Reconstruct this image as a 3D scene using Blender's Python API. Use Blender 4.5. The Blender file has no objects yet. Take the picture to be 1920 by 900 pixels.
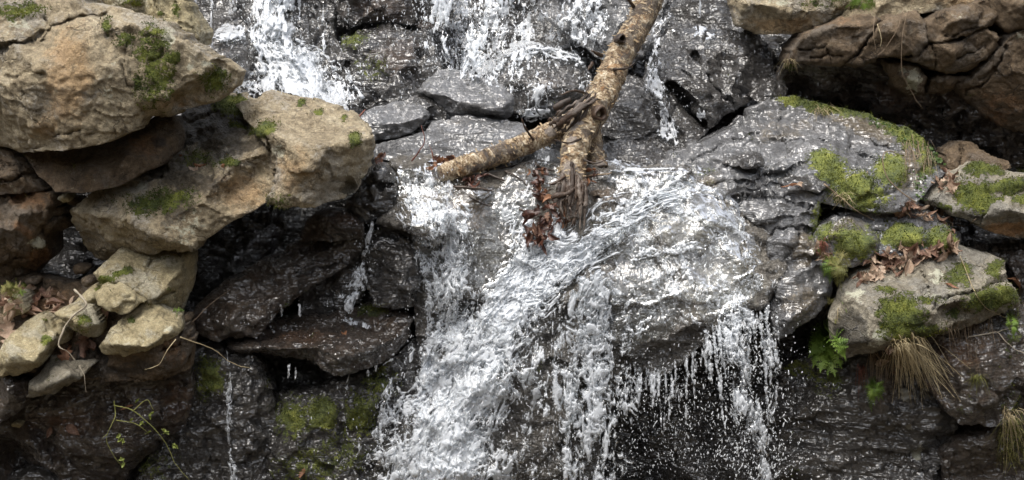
import bpy, math, random
import numpy as np
from mathutils import Vector, Matrix
from mathutils.geometry import delaunay_2d_cdt

# ------------------------------------------------------------------ camera, sky, sun, exposure
SC = bpy.context.scene
COL = SC.collection
PITCH = math.radians(10.0)
DIST = 6.0
FPX = 2304.0                                   # focal length in photo pixels (1920 wide)
CAM = np.array([0.0, -DIST*math.cos(PITCH), DIST*math.sin(PITCH)])
cd = bpy.data.cameras.new('camera'); cam = bpy.data.objects.new('camera', cd); COL.objects.link(cam)
cam.location = CAM; cam.rotation_euler = (math.radians(90)-PITCH, 0, 0)
cd.sensor_width = 36.0; cd.lens = 36.0*FPX/1920.0; cd.clip_start = 0.1; cd.clip_end = 200.0
SC.camera = cam

SUN_EL, SUN_AZ = math.radians(68), math.radians(-45)   # azimuth measured from -Y (towards viewer) to the left
world = bpy.data.worlds.new('World'); SC.world = world; world.use_nodes = True
wn = world.node_tree; wn.nodes.clear()
sky = wn.nodes.new('ShaderNodeTexSky'); sky.sky_type = 'NISHITA'; sky.sun_disc = False
sky.sun_elevation = SUN_EL; sky.air_density = 1.0; sky.dust_density = 3.0; sky.ozone_density = 1.0
hs = wn.nodes.new('ShaderNodeHueSaturation'); hs.inputs['Saturation'].default_value = 0.30   # thin cloud veil
bgd = wn.nodes.new('ShaderNodeBackground'); bgd.inputs['Strength'].default_value = 0.15
wo = wn.nodes.new('ShaderNodeOutputWorld')
wn.links.new(sky.outputs[0], hs.inputs['Color']); wn.links.new(hs.outputs[0], bgd.inputs['Color']); wn.links.new(bgd.outputs[0], wo.inputs[0])
sd = bpy.data.lights.new('sun', 'SUN'); sun = bpy.data.objects.new('sun', sd); COL.objects.link(sun)
sd.energy = 1.5; sd.angle = math.radians(38); sd.color = (1.0, 0.93, 0.83)
sdir = Vector((math.sin(SUN_AZ)*math.cos(SUN_EL), -math.cos(SUN_AZ)*math.cos(SUN_EL), math.sin(SUN_EL)))   # towards the sun
sun.rotation_euler = sdir.to_track_quat('Z', 'Y').to_euler(); sun.location = sdir*12
sky.sun_rotation = math.atan2(sdir.x, sdir.y)
SC.view_settings.view_transform = 'Standard'; SC.view_settings.look = 'None'
SC.view_settings.exposure = 1.3; SC.view_settings.gamma = 1.0; SC.view_settings.use_curve_mapping = False

# ------------------------------------------------------------------ numeric helpers
rng = np.random.default_rng(7)
random.seed(7)
CT, ST = math.cos(PITCH), math.sin(PITCH)
def P(px, py, d):
    """the point at world depth Y=d that stands at photo position (px,py)"""
    px = np.asarray(px, float); py = np.asarray(py, float); d = np.asarray(d, float)
    x = (px-960.0)/FPX; y = -(py-450.0)/FPX
    dy = CT + y*ST; dz = y*CT - ST
    t = (d-CAM[1])/dy
    return np.stack([t*x, d+0*x, CAM[2]+t*dz], -1)

_G = rng.normal(size=(256, 3)); _G /= np.linalg.norm(_G, axis=1)[:, None]
_R = rng.random((4096, 4))
def _h(ix, iy, iz, seed=0):
    h = (ix*73856093) ^ (iy*19349663) ^ (iz*83492791) ^ (seed*2654435)
    h = (h ^ (h >> 13))*1274126177
    return (h ^ (h >> 16)) & 0x7fffffff
def perlin(p, seed=0):
    i = np.floor(p).astype(np.int64); f = p-i
    u = f*f*f*(f*(f*6-15)+10)
    out = 0
    for a in (0, 1):
        wx = u[:, 0] if a else 1-u[:, 0]
        for b in (0, 1):
            wy = u[:, 1] if b else 1-u[:, 1]
            for c in (0, 1):
                wz = u[:, 2] if c else 1-u[:, 2]
                g = _G[_h(i[:, 0]+a, i[:, 1]+b, i[:, 2]+c, seed) & 255]
                out = out + wx*wy*wz*((f[:, 0]-a)*g[:, 0]+(f[:, 1]-b)*g[:, 1]+(f[:, 2]-c)*g[:, 2])
    return out*1.5
def fbm(p, octv=4, seed=0, gain=0.5):
    s, a = 0, 1.0
    for k in range(octv):
        s = s + a*perlin(p*(2.03**k)+k*7.3, seed+k); a *= gain
    return s
def ridged(p, octv=3, seed=0, gain=0.5):
    s, a, n = 0, 1.0, 0
    for k in range(octv):
        s = s + a*(1-np.abs(perlin(p*(2.03**k)+k*3.1, seed+k))*1.8); n += a; a *= gain
    return s/n
def chisel(p, seed=0):
    """flat tilted chips: every cell of a Voronoi diagram is a little plane of its own"""
    i = np.floor(p).astype(np.int64)
    best = np.full(len(p), 1e9); val = np.zeros(len(p))
    for a in (-1, 0, 1):
        for b in (-1, 0, 1):
            for c in (-1, 0, 1):
                k = _h(i[:, 0]+a, i[:, 1]+b, i[:, 2]+c, seed) & 4095
                r = _R[k]
                v = p-(i+np.array([a, b, c])+r[:, :3])
                d = (v*v).sum(1)
                g = _G[(k*7+3) & 255]
                w = d < best
                best = np.where(w, d, best)
                val = np.where(w, (v*g).sum(1)*0.9+(r[:, 3]-.5)*.7, val)
    return val

# photo-aligned depth grid of everything solid built so far (used to lay water, leaves and twigs on the rocks)
GS = 3
X0, Y0, NX, NY = -240, -150, 801, 401
ZB = np.full((NY, NX), 9.0)
ZS = None
def zb_at(px, py, Z=None):
    Z = ZB if Z is None else Z
    x = np.clip((np.asarray(px, float)-X0)/GS, 0, NX-1.01); y = np.clip((np.asarray(py, float)-Y0)/GS, 0, NY-1.01)
    i = x.astype(int); j = y.astype(int); fx = x-i; fy = y-j
    return Z[j, i]*(1-fx)*(1-fy)+Z[j, i+1]*fx*(1-fy)+Z[j+1, i]*(1-fx)*fy+Z[j+1, i+1]*fx*fy
def box_blur(Z, r):
    for ax in (0, 1):
        pad = [(r+1, r) if a == ax else (0, 0) for a in (0, 1)]
        c = np.cumsum(np.pad(Z, pad, mode='edge'), axis=ax)
        Z = (np.take(c, range(2*r+1, c.shape[ax]), ax)-np.take(c, range(0, c.shape[ax]-2*r-1), ax))/(2*r+1)
    return Z
def smooth_zb():
    global ZS
    Z = np.minimum(ZB, 2.2)
    ZS = box_blur(box_blur(Z, 4), 4)

def mesh_np(name, v, quads=None, tris=None, mat=None, attr=None, smooth=True):
    me = bpy.data.meshes.new(name)
    v = np.asarray(v, np.float32)
    qs = np.zeros((0, 4), int) if quads is None or len(quads) == 0 else np.asarray(quads, int)
    ts = np.zeros((0, 3), int) if tris is None or len(tris) == 0 else np.asarray(tris, int)
    me.vertices.add(len(v)); me.vertices.foreach_set('co', v.ravel())
    nl = len(qs)*4+len(ts)*3
    me.loops.add(nl); me.loops.foreach_set('vertex_index', np.concatenate([qs.ravel(), ts.ravel()]).astype(np.int32))
    me.polygons.add(len(qs)+len(ts))
    st = np.concatenate([np.arange(len(qs))*4, len(qs)*4+np.arange(len(ts))*3]).astype(np.int32)
    me.polygons.foreach_set('loop_start', st)
    me.update(calc_edges=True); me.validate()
    if smooth: me.polygons.foreach_set('use_smooth', np.ones(len(me.polygons), bool))
    if attr is not None:
        for k, a in attr.items():
            a = np.asarray(a, np.float32)
            if a.ndim == 2:
                at = me.attributes.new(k, 'FLOAT_COLOR', 'POINT'); at.data.foreach_set('color', a.ravel())
            else:
                at = me.attributes.new(k, 'FLOAT', 'POINT'); at.data.foreach_set('value', a)
    if mat: me.materials.append(mat)
    return me
def link(name, me, parent=None, loc=None):
    o = bpy.data.objects.new(name, me); COL.objects.link(o)
    if parent: o.parent = parent
    if loc is not None: o.location = loc
    return o
def tag(o, label=None, cat=None, group=None, kind=None):
    if label: o['label'] = label
    if cat: o['category'] = cat
    if group: o['group'] = group
    if kind: o['kind'] = kind
    return o
def empty(name, loc):
    o = bpy.data.objects.new(name, None); COL.objects.link(o); o.location = loc; o.empty_display_size = .1
    return o

# ------------------------------------------------------------------ materials
class NT:
    def __init__(s, name):
        s.m = bpy.data.materials.new(name); s.m.use_nodes = True; s.t = s.m.node_tree; s.t.nodes.clear()
    def n(s, typ, **kw):
        q = s.t.nodes.new('ShaderNode'+typ)
        for k, v in kw.items():
            if k.startswith('_'): setattr(q, k[1:], v)
            else: s.set(q, k, v)
        return q
    def set(s, q, k, v):
        k = k.replace('__', ' ')
        if isinstance(k, str) and k.isdigit(): k = int(k)
        i = q.inputs[k]
        if hasattr(v, 'is_linked') or isinstance(v, bpy.types.NodeSocket): s.t.links.new(v, i)
        elif hasattr(v, 'outputs'): s.t.links.new(v.outputs[0], i)
        else: i.default_value = v
    def noise(s, vec, scale, detail=4, rough=.55, dist=0.0):
        q = s.n('TexNoise'); s.set(q, 'Vector', vec); s.set(q, 'Scale', scale); s.set(q, 'Detail', detail); s.set(q, 'Roughness', rough); s.set(q, 'Distortion', dist)
        return q.outputs['Fac']
    def nc(s, vec, scale, detail=4, rough=.55, dist=0.0, k=2.6):
        return s.math('MULTIPLY_ADD', s.noise(vec, scale, detail, rough, dist), k, .5-.5*k, clamp=True)
    def ramp(s, fac, stops):
        q = s.n('ValToRGB'); s.set(q, 'Fac', fac); e = q.color_ramp.elements
        while len(e) > 2: e.remove(e[-1])
        for k, (p_, c) in enumerate(stops):
            if k > 1: e.new(p_)
            e[k].position = p_; e[k].color = (*c, 1) if len(c) == 3 else c
        return q.outputs[0]
    def math(s, op, a, b=0.0, c=None, clamp=False):
        q = s.n('Math', _operation=op); q.use_clamp = clamp; s.set(q, '0', a); s.set(q, '1', b)
        if c is not None: s.set(q, '2', c)
        return q.outputs[0]
    def mix(s, fac, a, b, typ='MIX'):
        q = s.n('Mix', _data_type='RGBA', _blend_type=typ)
        for i, v in ((0, fac), (6, a), (7, b)):
            k = q.inputs[i]
            if isinstance(v, bpy.types.NodeSocket): s.t.links.new(v, k)
            else: k.default_value = (*v, 1) if isinstance(v, tuple) and len(v) == 3 else v
        return q.outputs[2]
    def step(s, x, lo, hi):
        q = s.n('MapRange', _interpolation_type='SMOOTHSTEP'); s.set(q, 'Value', x); s.set(q, 'From Min', lo); s.set(q, 'From Max', hi)
        return q.outputs[0]

def rock_mat(name, c1, c2, c3, rough=.85, wet_rough=.22, tint=(.30, .15, .05), speck=.25, bump=.5, moss1=(.135, .155, .024), moss2=(.045, .062, .013), base_wet=0.0, strat=0.0, spec=.5, lichen=(.48, .47, .36), cool=None, coat=1.0, film=(1.6, .95, .026)):
    t = NT(name)
    tc = t.n('TexCoord'); oi = t.n('ObjectInfo')
    off = t.n('VectorMath', _operation='MULTIPLY_ADD'); 
    cmb = t.n('CombineXYZ'); 
    for k in range(3): t.set(cmb, str(k), oi.outputs['Random'])
    t.set(off, '0', cmb); off.inputs[1].default_value = (31, 17, 23); t.set(off, '2', tc.outputs['Object'])
    V = off.outputs[0]
    at = t.n('Attribute', _attribute_name='mask'); sp = t.n('SeparateColor'); t.set(sp, '0', at.outputs['Color'])
    big = t.nc(V, 2.2, 5, .6, .4, 2.2); mid = t.nc(V, 9, 6, .65, .3); fin = t.nc(V, 55, 6, .7); grain = t.nc(V, 210, 2, .6)
    brk = t.nc(V, 22, 7, .75, .3, 3.0)
    mixn = t.math('ADD', t.math('MULTIPLY', mid, .4), t.math('ADD', t.math('MULTIPLY', big, .3), t.math('MULTIPLY', brk, .3)))
    col = t.ramp(mixn, [(.18, c1), (.5, c2), (.82, c3)])
    if cool: col = t.mix(t.math('MULTIPLY', t.step(t.math('ADD', t.math('MULTIPLY', t.nc(V, 3.6, 5, .65, .6), .7), t.math('MULTIPLY', fin, .3)), .5, .72), .75), col, cool)
    g2 = t.math('MULTIPLY_ADD', fin, .75, .60); g3 = t.math('MULTIPLY_ADD', grain, .5, .75)
    gc = t.n('CombineColor'); gm = t.math('MULTIPLY', g2, g3)
    for k in range(3): t.set(gc, str(k), gm)
    col = t.mix(1.0, col, gc.outputs[0], 'MULTIPLY')
    # dark mineral veins and hairline cracks
    wrp = t.n('VectorMath', _operation='MULTIPLY_ADD'); nz = t.n('TexNoise'); t.set(nz, 'Vector', V); t.set(nz, 'Scale', 7.0); t.set(nz, 'Detail', 4.0)
    t.set(wrp, '0', nz.outputs['Color']); wrp.inputs[1].default_value = (.22, .22, .22); t.set(wrp, '2', V)
    ve = t.n('TexVoronoi', _feature='DISTANCE_TO_EDGE'); t.set(ve, 'Vector', wrp.outputs[0]); t.set(ve, 'Scale', 5.5)
    vein = t.math('MULTIPLY', t.step(ve.outputs['Distance'], .028, .004), t.step(t.nc(V, 4, 3), .5, .75))
    col = t.mix(t.math('MULTIPLY', vein, .5), col, (c1[0]*.4, c1[1]*.4, c1[2]*.4))
    # tint (rust, earth)
    tm = t.step(t.math('ADD', sp.outputs[2], t.math('MULTIPLY_ADD', t.math('ADD', t.math('MULTIPLY', mid, .5), t.math('MULTIPLY', brk, .5)), .9, -.45)), .25, .75)
    col = t.mix(t.math('MULTIPLY', tm, .8), col, t.mix(1.0, (tint[0], tint[1], tint[2]), gc.outputs[0], 'MULTIPLY'))
    # lichen: scattered pale spots plus placed ones
    vo = t.n('TexVoronoi'); t.set(vo, 'Vector', V); t.set(vo, 'Scale', 22.0)
    spot = t.math('MULTIPLY', t.step(t.math('ADD', vo.outputs['Distance'], t.math('MULTIPLY', fin, .3)), .36, .26), t.step(big, .5, .7))
    lm = t.step(t.math('ADD', at.outputs['Alpha'], t.math('MULTIPLY_ADD', brk, 1.0, -.5)), .4, .6)
    lm = t.math('MAXIMUM', t.math('MULTIPLY', spot, speck), lm)
    col = t.mix(t.math('MULTIPLY', lm, .75), col, lichen)
    # moss
    ms = t.step(t.math('ADD', sp.outputs[0], t.math('MULTIPLY_ADD', t.math('ADD', t.math('MULTIPLY', brk, .65), t.math('MULTIPLY', t.nc(V, 80, 4, .7), .35)), 1.1, -.55)), .42, .56)
    mcol = t.ramp(t.math('MULTIPLY_ADD', mid, .6, t.math('MULTIPLY', t.nc(V, 120, 3, .7), .4)), [(.25, moss2), (.6, moss1), (.85, (moss1[0]*1.6, moss1[1]*1.45, moss1[2]*1.5))])
    # wetness
    wt = t.step(t.math('ADD', t.math('ADD', sp.outputs[1], base_wet), t.math('MULTIPLY_ADD', mid, .9, -.45)), .3, .65)
    dk = t.mix(1.0, col, (.55, .54, .54) if base_wet else (.26, .25, .24), 'MULTIPLY')
    col = t.mix(wt, col, dk)
    col = t.mix(ms, col, mcol)
    rv = t.math('MULTIPLY_ADD', brk, .25, -.06)
    r = t.n('Mix', _data_type='FLOAT'); t.set(r, '0', wt); r.inputs[2].default_value = rough; t.set(r, '3', t.math('ADD', rv, wet_rough+.34 if base_wet else .5)) 
    r2 = t.n('Mix', _data_type='FLOAT'); t.set(r2, '0', ms); t.set(r2, '2', r.outputs[0]); r2.inputs[3].default_value = .95
    # relief
    hgt = t.math('ADD', t.math('MULTIPLY', t.nc(V, 26, 9, .72, .4), 1.0), t.math('MULTIPLY', t.nc(V, 95, 4, .7), .30))
    hgt = t.math('ADD', hgt, t.math('MULTIPLY', vein, -.7))
    if strat:
        mp = t.n('Mapping'); t.set(mp, 'Vector', V); mp.inputs['Rotation'].default_value = (0, math.radians(strat), 0); mp.inputs['Scale'].default_value = (.3, .6, 2.0)
        hgt = t.math('ADD', hgt, t.math('MULTIPLY', t.nc(mp.outputs[0], 20, 7, .7, .6), 1.0))
    hgt = t.math('ADD', hgt, t.math('MULTIPLY', ms, t.math('MULTIPLY_ADD', t.noise(V, 150, 3, .7), 1.2, .3)))
    b = t.n('Bump'); b.inputs['Strength'].default_value = bump; b.inputs['Distance'].default_value = .014 if base_wet == 0 else .02; t.set(b, 'Height', hgt)
    bs = t.n('BsdfPrincipled'); t.set(bs, 'Base Color', col); t.set(bs, 'Roughness', r2.outputs[0]); t.set(bs, 'Normal', b); bs.inputs['Specular IOR Level'].default_value = spec
    cw = t.math('MULTIPLY', wt, t.math('SUBTRACT', 1.0, ms))
    fh = t.math('ADD', t.math('MULTIPLY', t.nc(V, 7, 3, .5, .4), film[0]), t.math('MULTIPLY', t.nc(V, 22, 2, .5, .6), film[1]))
    if strat: fh = t.math('ADD', fh, t.math('MULTIPLY', t.nc(mp.outputs[0], 11, 3, .5, .6), .8))
    fb = t.n('Bump'); fb.inputs['Strength'].default_value = 1.0; fb.inputs['Distance'].default_value = film[2]; t.set(fb, 'Height', fh)
    t.set(bs, 'Coat Weight', t.math('MULTIPLY', cw, coat if base_wet else .12)); bs.inputs['Coat Roughness'].default_value = .2; bs.inputs['Coat IOR'].default_value = 1.75; t.set(bs, 'Coat Normal', fb)
    o = t.n('OutputMaterial'); t.set(o, 'Surface', bs)
    return t.m
def simple_mat(name, stops, rough=.7, scale=20, spec=.4, trans=0.0, bump=.3, tex='Object'):
    t = NT(name); tc = t.n('TexCoord'); oi = t.n('ObjectInfo')
    n = t.noise(tc.outputs[tex], scale, 4, .65)
    f = t.math('ADD', t.math('MULTIPLY', n, .75), t.math('MULTIPLY', oi.outputs['Random'], .25))
    c = t.ramp(f, stops)
    bs = t.n('BsdfPrincipled'); t.set(bs, 'Base Color', c); bs.inputs['Roughness'].default_value = rough; bs.inputs['Specular IOR Level'].default_value = spec
    b = t.n('Bump'); b.inputs['Strength'].default_value = bump; b.inputs['Distance'].default_value = .004; t.set(b, 'Height', t.noise(tc.outputs[tex], scale*4, 3, .6)); t.set(bs, 'Normal', b)
    out = bs
    if trans:
        tr = t.n('BsdfTranslucent'); t.set(tr, 'Color', c); mx = t.n('MixShader'); t.set(mx, '0', trans); t.set(mx, '1', bs); t.set(mx, '2', tr); out = mx
    o = t.n('OutputMaterial'); t.set(o, 'Surface', out)
    return t.m

M = {}
M['tan'] = rock_mat('tan_sandstone', (.17, .13, .077), (.345, .283, .183), (.51, .44, .31), tint=(.38, .25, .125), bump=1.0, cool=(.32, .295, .25))
M['brown'] = rock_mat('brown_stone', (.058, .039, .023), (.13, .09, .052), (.22, .16, .10), tint=(.22, .115, .05), speck=.15, bump=1.0, cool=(.14, .118, .094))
M['pale'] = rock_mat('pale_stone', (.17, .138, .075), (.31, .26, .15), (.44, .385, .245), speck=.2, bump=.8, cool=(.32, .30, .235))
M['grey'] = rock_mat('grey_slate', (.062, .062, .064), (.145, .147, .152), (.27, .272, .28), rough=.35, base_wet=.65, wet_rough=.14, strat=25, tint=(.17, .125, .06), speck=.0, bump=.6, spec=.8, cool=(.085, .09, .098), film=(1.8, .4, .02))
M['wet'] = rock_mat('wet_black_rock', (.018, .0155, .013), (.042, .036, .031), (.085, .075, .066), rough=.35, base_wet=.75, wet_rough=.1, strat=-20, tint=(.10, .055, .028), speck=0, bump=.8, spec=.7, film=(2.0, .35, .024))
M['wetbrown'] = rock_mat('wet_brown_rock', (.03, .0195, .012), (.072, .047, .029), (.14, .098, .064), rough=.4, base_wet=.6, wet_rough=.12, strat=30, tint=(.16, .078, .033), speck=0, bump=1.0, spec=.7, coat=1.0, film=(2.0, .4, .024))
M['bed'] = rock_mat('stream_bed_rock', lichen=(.44, .405, .35), c1=(.10, .09, .077), c2=(.20, .182, .155), c3=(.34, .315, .275), rough=.3, base_wet=.35, wet_rough=.06, strat=12, tint=(.26, .155, .065), speck=0, bump=1.0, spec=.8)
M['slab'] = rock_mat('lichened_grey_stone', (.14, .12, .086), (.26, .232, .175), (.42, .385, .31), speck=.5, lichen=(.58, .58, .45), bump=1.0, cool=(.22, .21, .185))
# ------------------------------------------------------------------ rocks
def in_poly(x, y, poly):
    n = len(poly); c = np.zeros(x.shape, bool)
    for k in range(n):
        x1, y1 = poly[k]; x2, y2 = poly[k-1]
        if y1 == y2: continue
        w = ((y1 > y) != (y2 > y)) & (x < (x2-x1)*(y-y1)/(y2-y1)+x1)
        c ^= w
    return c
def nearest_on_poly(x, y, poly):
    bd = np.full(x.shape, 1e9); bx = x.copy(); by = y.copy()
    for k in range(len(poly)):
        a = np.array(poly[k-1], float); b = np.array(poly[k], float); ab = b-a; L = (ab*ab).sum()
        if L == 0: continue
        t = np.clip(((x-a[0])*ab[0]+(y-a[1])*ab[1])/L, 0, 1)
        qx = a[0]+t*ab[0]; qy = a[1]+t*ab[1]; d = np.hypot(x-qx, y-qy)
        w = d < bd; bd = np.where(w, d, bd); bx = np.where(w, qx, bx); by = np.where(w, qy, by)
    return bx, by, bd
def dist_line(x, y, pts):
    bd = np.full(x.shape, 1e9)
    for k in range(1, len(pts)):
        a = np.array(pts[k-1][:2], float); b = np.array(pts[k][:2], float); ab = b-a; L = (ab*ab).sum()+1e-9
        t = np.clip(((x-a[0])*ab[0]+(y-a[1])*ab[1])/L, 0, 1)
        bd = np.minimum(bd, np.hypot(x-a[0]-t*ab[0], y-a[1]-t*ab[1]))
    return bd
MOSSY = []          # (object, vertices, normals, moss value) for the moss tufts
SEED = [11]
CHI = {'m': 0, 'w': 1, 't': 2, 'l': 3}
def rock(name, label, outline, inner=(), ridges=(), cracks=(), mat='tan', back=.35, low=.012, ch=.014, csc=9.0, fine=.006,
         masks=(), smooth=1, warp=1.6, strata=None, parent=None, cat='rock', kind=None, group=None, shrink=.3, gs=GS, facet=(5.0, .42), rec=0.0, lean=0.0):
    SEED[0] += 3; seed = SEED[0]
    pts, edges, key = [], [], {}
    def add(p_):
        k = (round(p_[0]), round(p_[1]))
        if k not in key: key[k] = len(pts); pts.append((k[0], k[1], p_[2]))
        return key[k]
    oi = [add(p_) for p_ in outline]
    edges += [(oi[k-1], oi[k]) for k in range(len(oi)) if oi[k-1] != oi[k]]
    for r in ridges:
        ri = [add(p_) for p_ in r]
        edges += [(ri[k-1], ri[k]) for k in range(1, len(ri)) if ri[k-1] != ri[k]]
    for p_ in inner: add(p_)
    vs, es, fs, ov, oe, of = delaunay_2d_cdt([Vector((p_[0], p_[1])) for p_ in pts], edges, [], 0, 1e-4)
    cv = np.array([(v.x, v.y) for v in vs]); dv = np.zeros(len(cv))
    pa = np.array(pts, float)
    for k in range(len(cv)):
        if len(ov[k]): dv[k] = pts[ov[k][0]][2]
        else:
            dd = np.hypot(pa[:, 0]-cv[k, 0], pa[:, 1]-cv[k, 1]); o2 = np.argsort(dd)[:2]; w = 1/(dd[o2]+1); dv[k] = (pa[o2, 2]*w).sum()/w.sum()
    poly = [(p_[0], p_[1]) for p_ in outline]
    ar = abs(sum(poly[k-1][0]*poly[k][1]-poly[k][0]*poly[k-1][1] for k in range(len(poly))))/2
    if facet:                                           # break the faces into planar chips: extra corners, a little in or out
        fsp = min(max(math.sqrt(ar)/facet[0], 13.0), 60.0)
        rr = random.Random(seed); ext = []
        yy = min(p_[1] for p_ in poly)
        segs = [(pts[a], pts[b]) for a, b in edges]
        while yy < max(p_[1] for p_ in poly):
            xx = min(p_[0] for p_ in poly)
            while xx < max(p_[0] for p_ in poly):
                ex = xx+rr.uniform(-.45, .45)*fsp; ey = yy+rr.uniform(-.45, .45)*fsp; xx += fsp
                if not in_poly(np.array([ex]), np.array([ey]), poly)[0]: continue
                if min(dist_line(np.array([ex]), np.array([ey]), sg)[0] for sg in segs) < fsp*.38: continue
                if min((p_[0]-ex)**2+(p_[1]-ey)**2 for p_ in pts) < (fsp*.5)**2: continue
                for f in fs:
                    (x1, y1), (x2, y2), (x3, y3) = cv[f[0]], cv[f[1]], cv[f[2]]
                    det = (y2-y3)*(x1-x3)+(x3-x2)*(y1-y3)
                    if abs(det) < 1e-9: continue
                    l1 = ((y2-y3)*(ex-x3)+(x3-x2)*(ey-y3))/det; l2 = ((y3-y1)*(ex-x3)+(x1-x3)*(ey-y3))/det
                    if l1 >= -1e-6 and l2 >= -1e-6 and l1+l2 <= 1+1e-6:
                        ext.append((ex, ey, l1*dv[f[0]]+l2*dv[f[1]]+(1-l1-l2)*dv[f[2]]+rr.uniform(-1, 1)*facet[1]*fsp*.0026)); break
            yy += fsp
        for p_ in ext: add(p_)
        vs, es, fs, ov, oe, of = delaunay_2d_cdt([Vector((p_[0], p_[1])) for p_ in pts], edges, [], 0, 1e-4)
        cv = np.array([(v.x, v.y) for v in vs]); dv = np.zeros(len(cv)); pa = np.array(pts, float)
        for k in range(len(cv)):
            if len(ov[k]): dv[k] = pts[ov[k][0]][2]
            else:
                dd = np.hypot(pa[:, 0]-cv[k, 0], pa[:, 1]-cv[k, 1]); o2 = np.argsort(dd)[:2]; w = 1/(dd[o2]+1); dv[k] = (pa[o2, 2]*w).sum()/w.sum()
    xs = [p_[0] for p_ in poly]; ys = [p_[1] for p_ in poly]
    i0 = int((max(min(xs), X0)-X0)//gs)-1; i1 = int((min(max(xs), X0+GS*(NX-1))-X0)//gs)+2; j0 = int((max(min(ys), Y0)-Y0)//gs)-1; j1 = int((min(max(ys), Y0+GS*(NY-1))-Y0)//gs)+2
    gi, gj = np.meshgrid(np.arange(i0, i1+1), np.arange(j0, j1+1))
    gx = X0+gs*gi.astype(float); gy = Y0+gs*gj.astype(float)
    H, W = gx.shape
    cell = in_poly(gx[:-1, :-1]+gs/2, gy[:-1, :-1]+gs/2, poly)
    vid = np.arange(H*W).reshape(H, W)
    q = np.stack([vid[:-1, :-1], vid[1:, :-1], vid[1:, 1:], vid[:-1, 1:]], -1)[cell]
    used = np.zeros(H*W, bool); used[q.ravel()] = True
    remap = -np.ones(H*W, int); remap[used] = np.arange(used.sum()); q = remap[q]
    x = gx.ravel()[used]; y = gy.ravel()[used]; ii = gi.ravel()[used]; jj = gj.ravel()[used]
    # border
    ee = np.concatenate([q[:, [0, 1]], q[:, [1, 2]], q[:, [2, 3]], q[:, [3, 0]]])
    kk = np.minimum(ee[:, 0], ee[:, 1])*10000000+np.maximum(ee[:, 0], ee[:, 1])
    un, inv, cnt = np.unique(kk, return_inverse=True, return_counts=True)
    be = ee[cnt[inv] == 1]
    bv = np.unique(be)
    bx, by, bd = nearest_on_poly(x[bv], y[bv], poly)
    near = bd < gs*1.6
    x[bv] = np.where(near, bx, x[bv]); y[bv] = np.where(near, by, y[bv])
    # depth over the facets
    d = np.full(len(x), np.nan)
    for f in fs:
        for k in range(1, len(f)-1):
            a, b, c = f[0], f[k], f[k+1]
            (x1, y1), (x2, y2), (x3, y3) = cv[a], cv[b], cv[c]
            det = (y2-y3)*(x1-x3)+(x3-x2)*(y1-y3)
            if abs(det) < 1e-9: continue
            l1 = ((y2-y3)*(x-x3)+(x3-x2)*(y-y3))/det; l2 = ((y3-y1)*(x-x3)+(x1-x3)*(y-y3))/det; l3 = 1-l1-l2
            w = (l1 > -1e-3) & (l2 > -1e-3) & (l3 > -1e-3)
            d[w] = l1[w]*dv[a]+l2[w]*dv[b]+l3[w]*dv[c]
    bad = np.isnan(d)
    if bad.any():
        for k in np.where(bad)[0]: d[k] = dv[np.argmin((cv[:, 0]-x[k])**2+(cv[:, 1]-y[k])**2)]
    ue = np.concatenate([q[:, [0, 1]], q[:, [1, 2]], q[:, [2, 3]], q[:, [3, 0]]])
    def lap(a, n):
        deg = np.bincount(ue[:, 0], minlength=len(a))+np.bincount(ue[:, 1], minlength=len(a))
        for _ in range(n):
            s = np.bincount(ue[:, 0], weights=a[ue[:, 1]], minlength=len(a))+np.bincount(ue[:, 1], weights=a[ue[:, 0]], minlength=len(a))
            a = .35*a+.65*s/deg
        return a
    if smooth: d = lap(d, smooth)
    d = d+lean*(y-20.0)
    if rec:
        _, _, de = nearest_on_poly(x, y, poly); d = d+rec*np.exp(-(de/2.6)**2)
    for (cp, cw, cdp) in cracks:
        pn = np.stack([x/40, y/40, 0*x+seed], -1)
        dl = dist_line(x+6*perlin(pn*2.2, seed), y+6*perlin(pn*2.2+9, seed), cp)
        cwv = cw*(1+.7*perlin(pn*1.1+4, seed))
        d = d+cdp*np.exp(-(dl/np.maximum(cwv, .8))**2)
    if warp:
        pn = np.stack([x/26, y/26, 0*x+seed*.37], -1)
        x2 = x+warp*fbm(pn, 3, seed); y2 = y+warp*fbm(pn+31.7, 3, seed)
    else: x2, y2 = x, y
    V = P(x2, y2, d)
    # normals of the front
    def normals(V):
        n = np.cross(V[q[:, 2]]-V[q[:, 0]], V[q[:, 3]]-V[q[:, 1]])
        N = np.zeros_like(V)
        for k in range(4):
            for c in range(3): N[:, c] += np.bincount(q[:, k], weights=n[:, c], minlength=len(V))
        N /= np.linalg.norm(N, axis=1)[:, None]+1e-12
        if N[:, 1].mean() > 0: N = -N
        return N
    N = normals(V)
    p3 = V.copy()
    if strata:
        ang, ratio = strata; a = math.radians(ang)
        s1 = p3[:, 0]*math.cos(a)+p3[:, 2]*math.sin(a); s2 = -p3[:, 0]*math.sin(a)+p3[:, 2]*math.cos(a)
        p3 = np.stack([s1/ratio, p3[:, 1]/ratio*1.3, s2], -1)
    wv = p3+.02*np.stack([perlin(p3*9, seed), perlin(p3*9+5, seed), perlin(p3*9+9, seed)], -1)
    disp = low*fbm(V*2.6+seed, 3, seed)+ch*chisel(wv*csc+seed, seed)+ch*.45*chisel(wv*csc*2.6+seed, seed+1)+(fine if mat in ('tan', 'brown', 'pale', 'slab') else fine*1.1)*fbm(V*24, 4, seed+2, .6)
    mk = np.zeros((len(x), 4))
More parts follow.
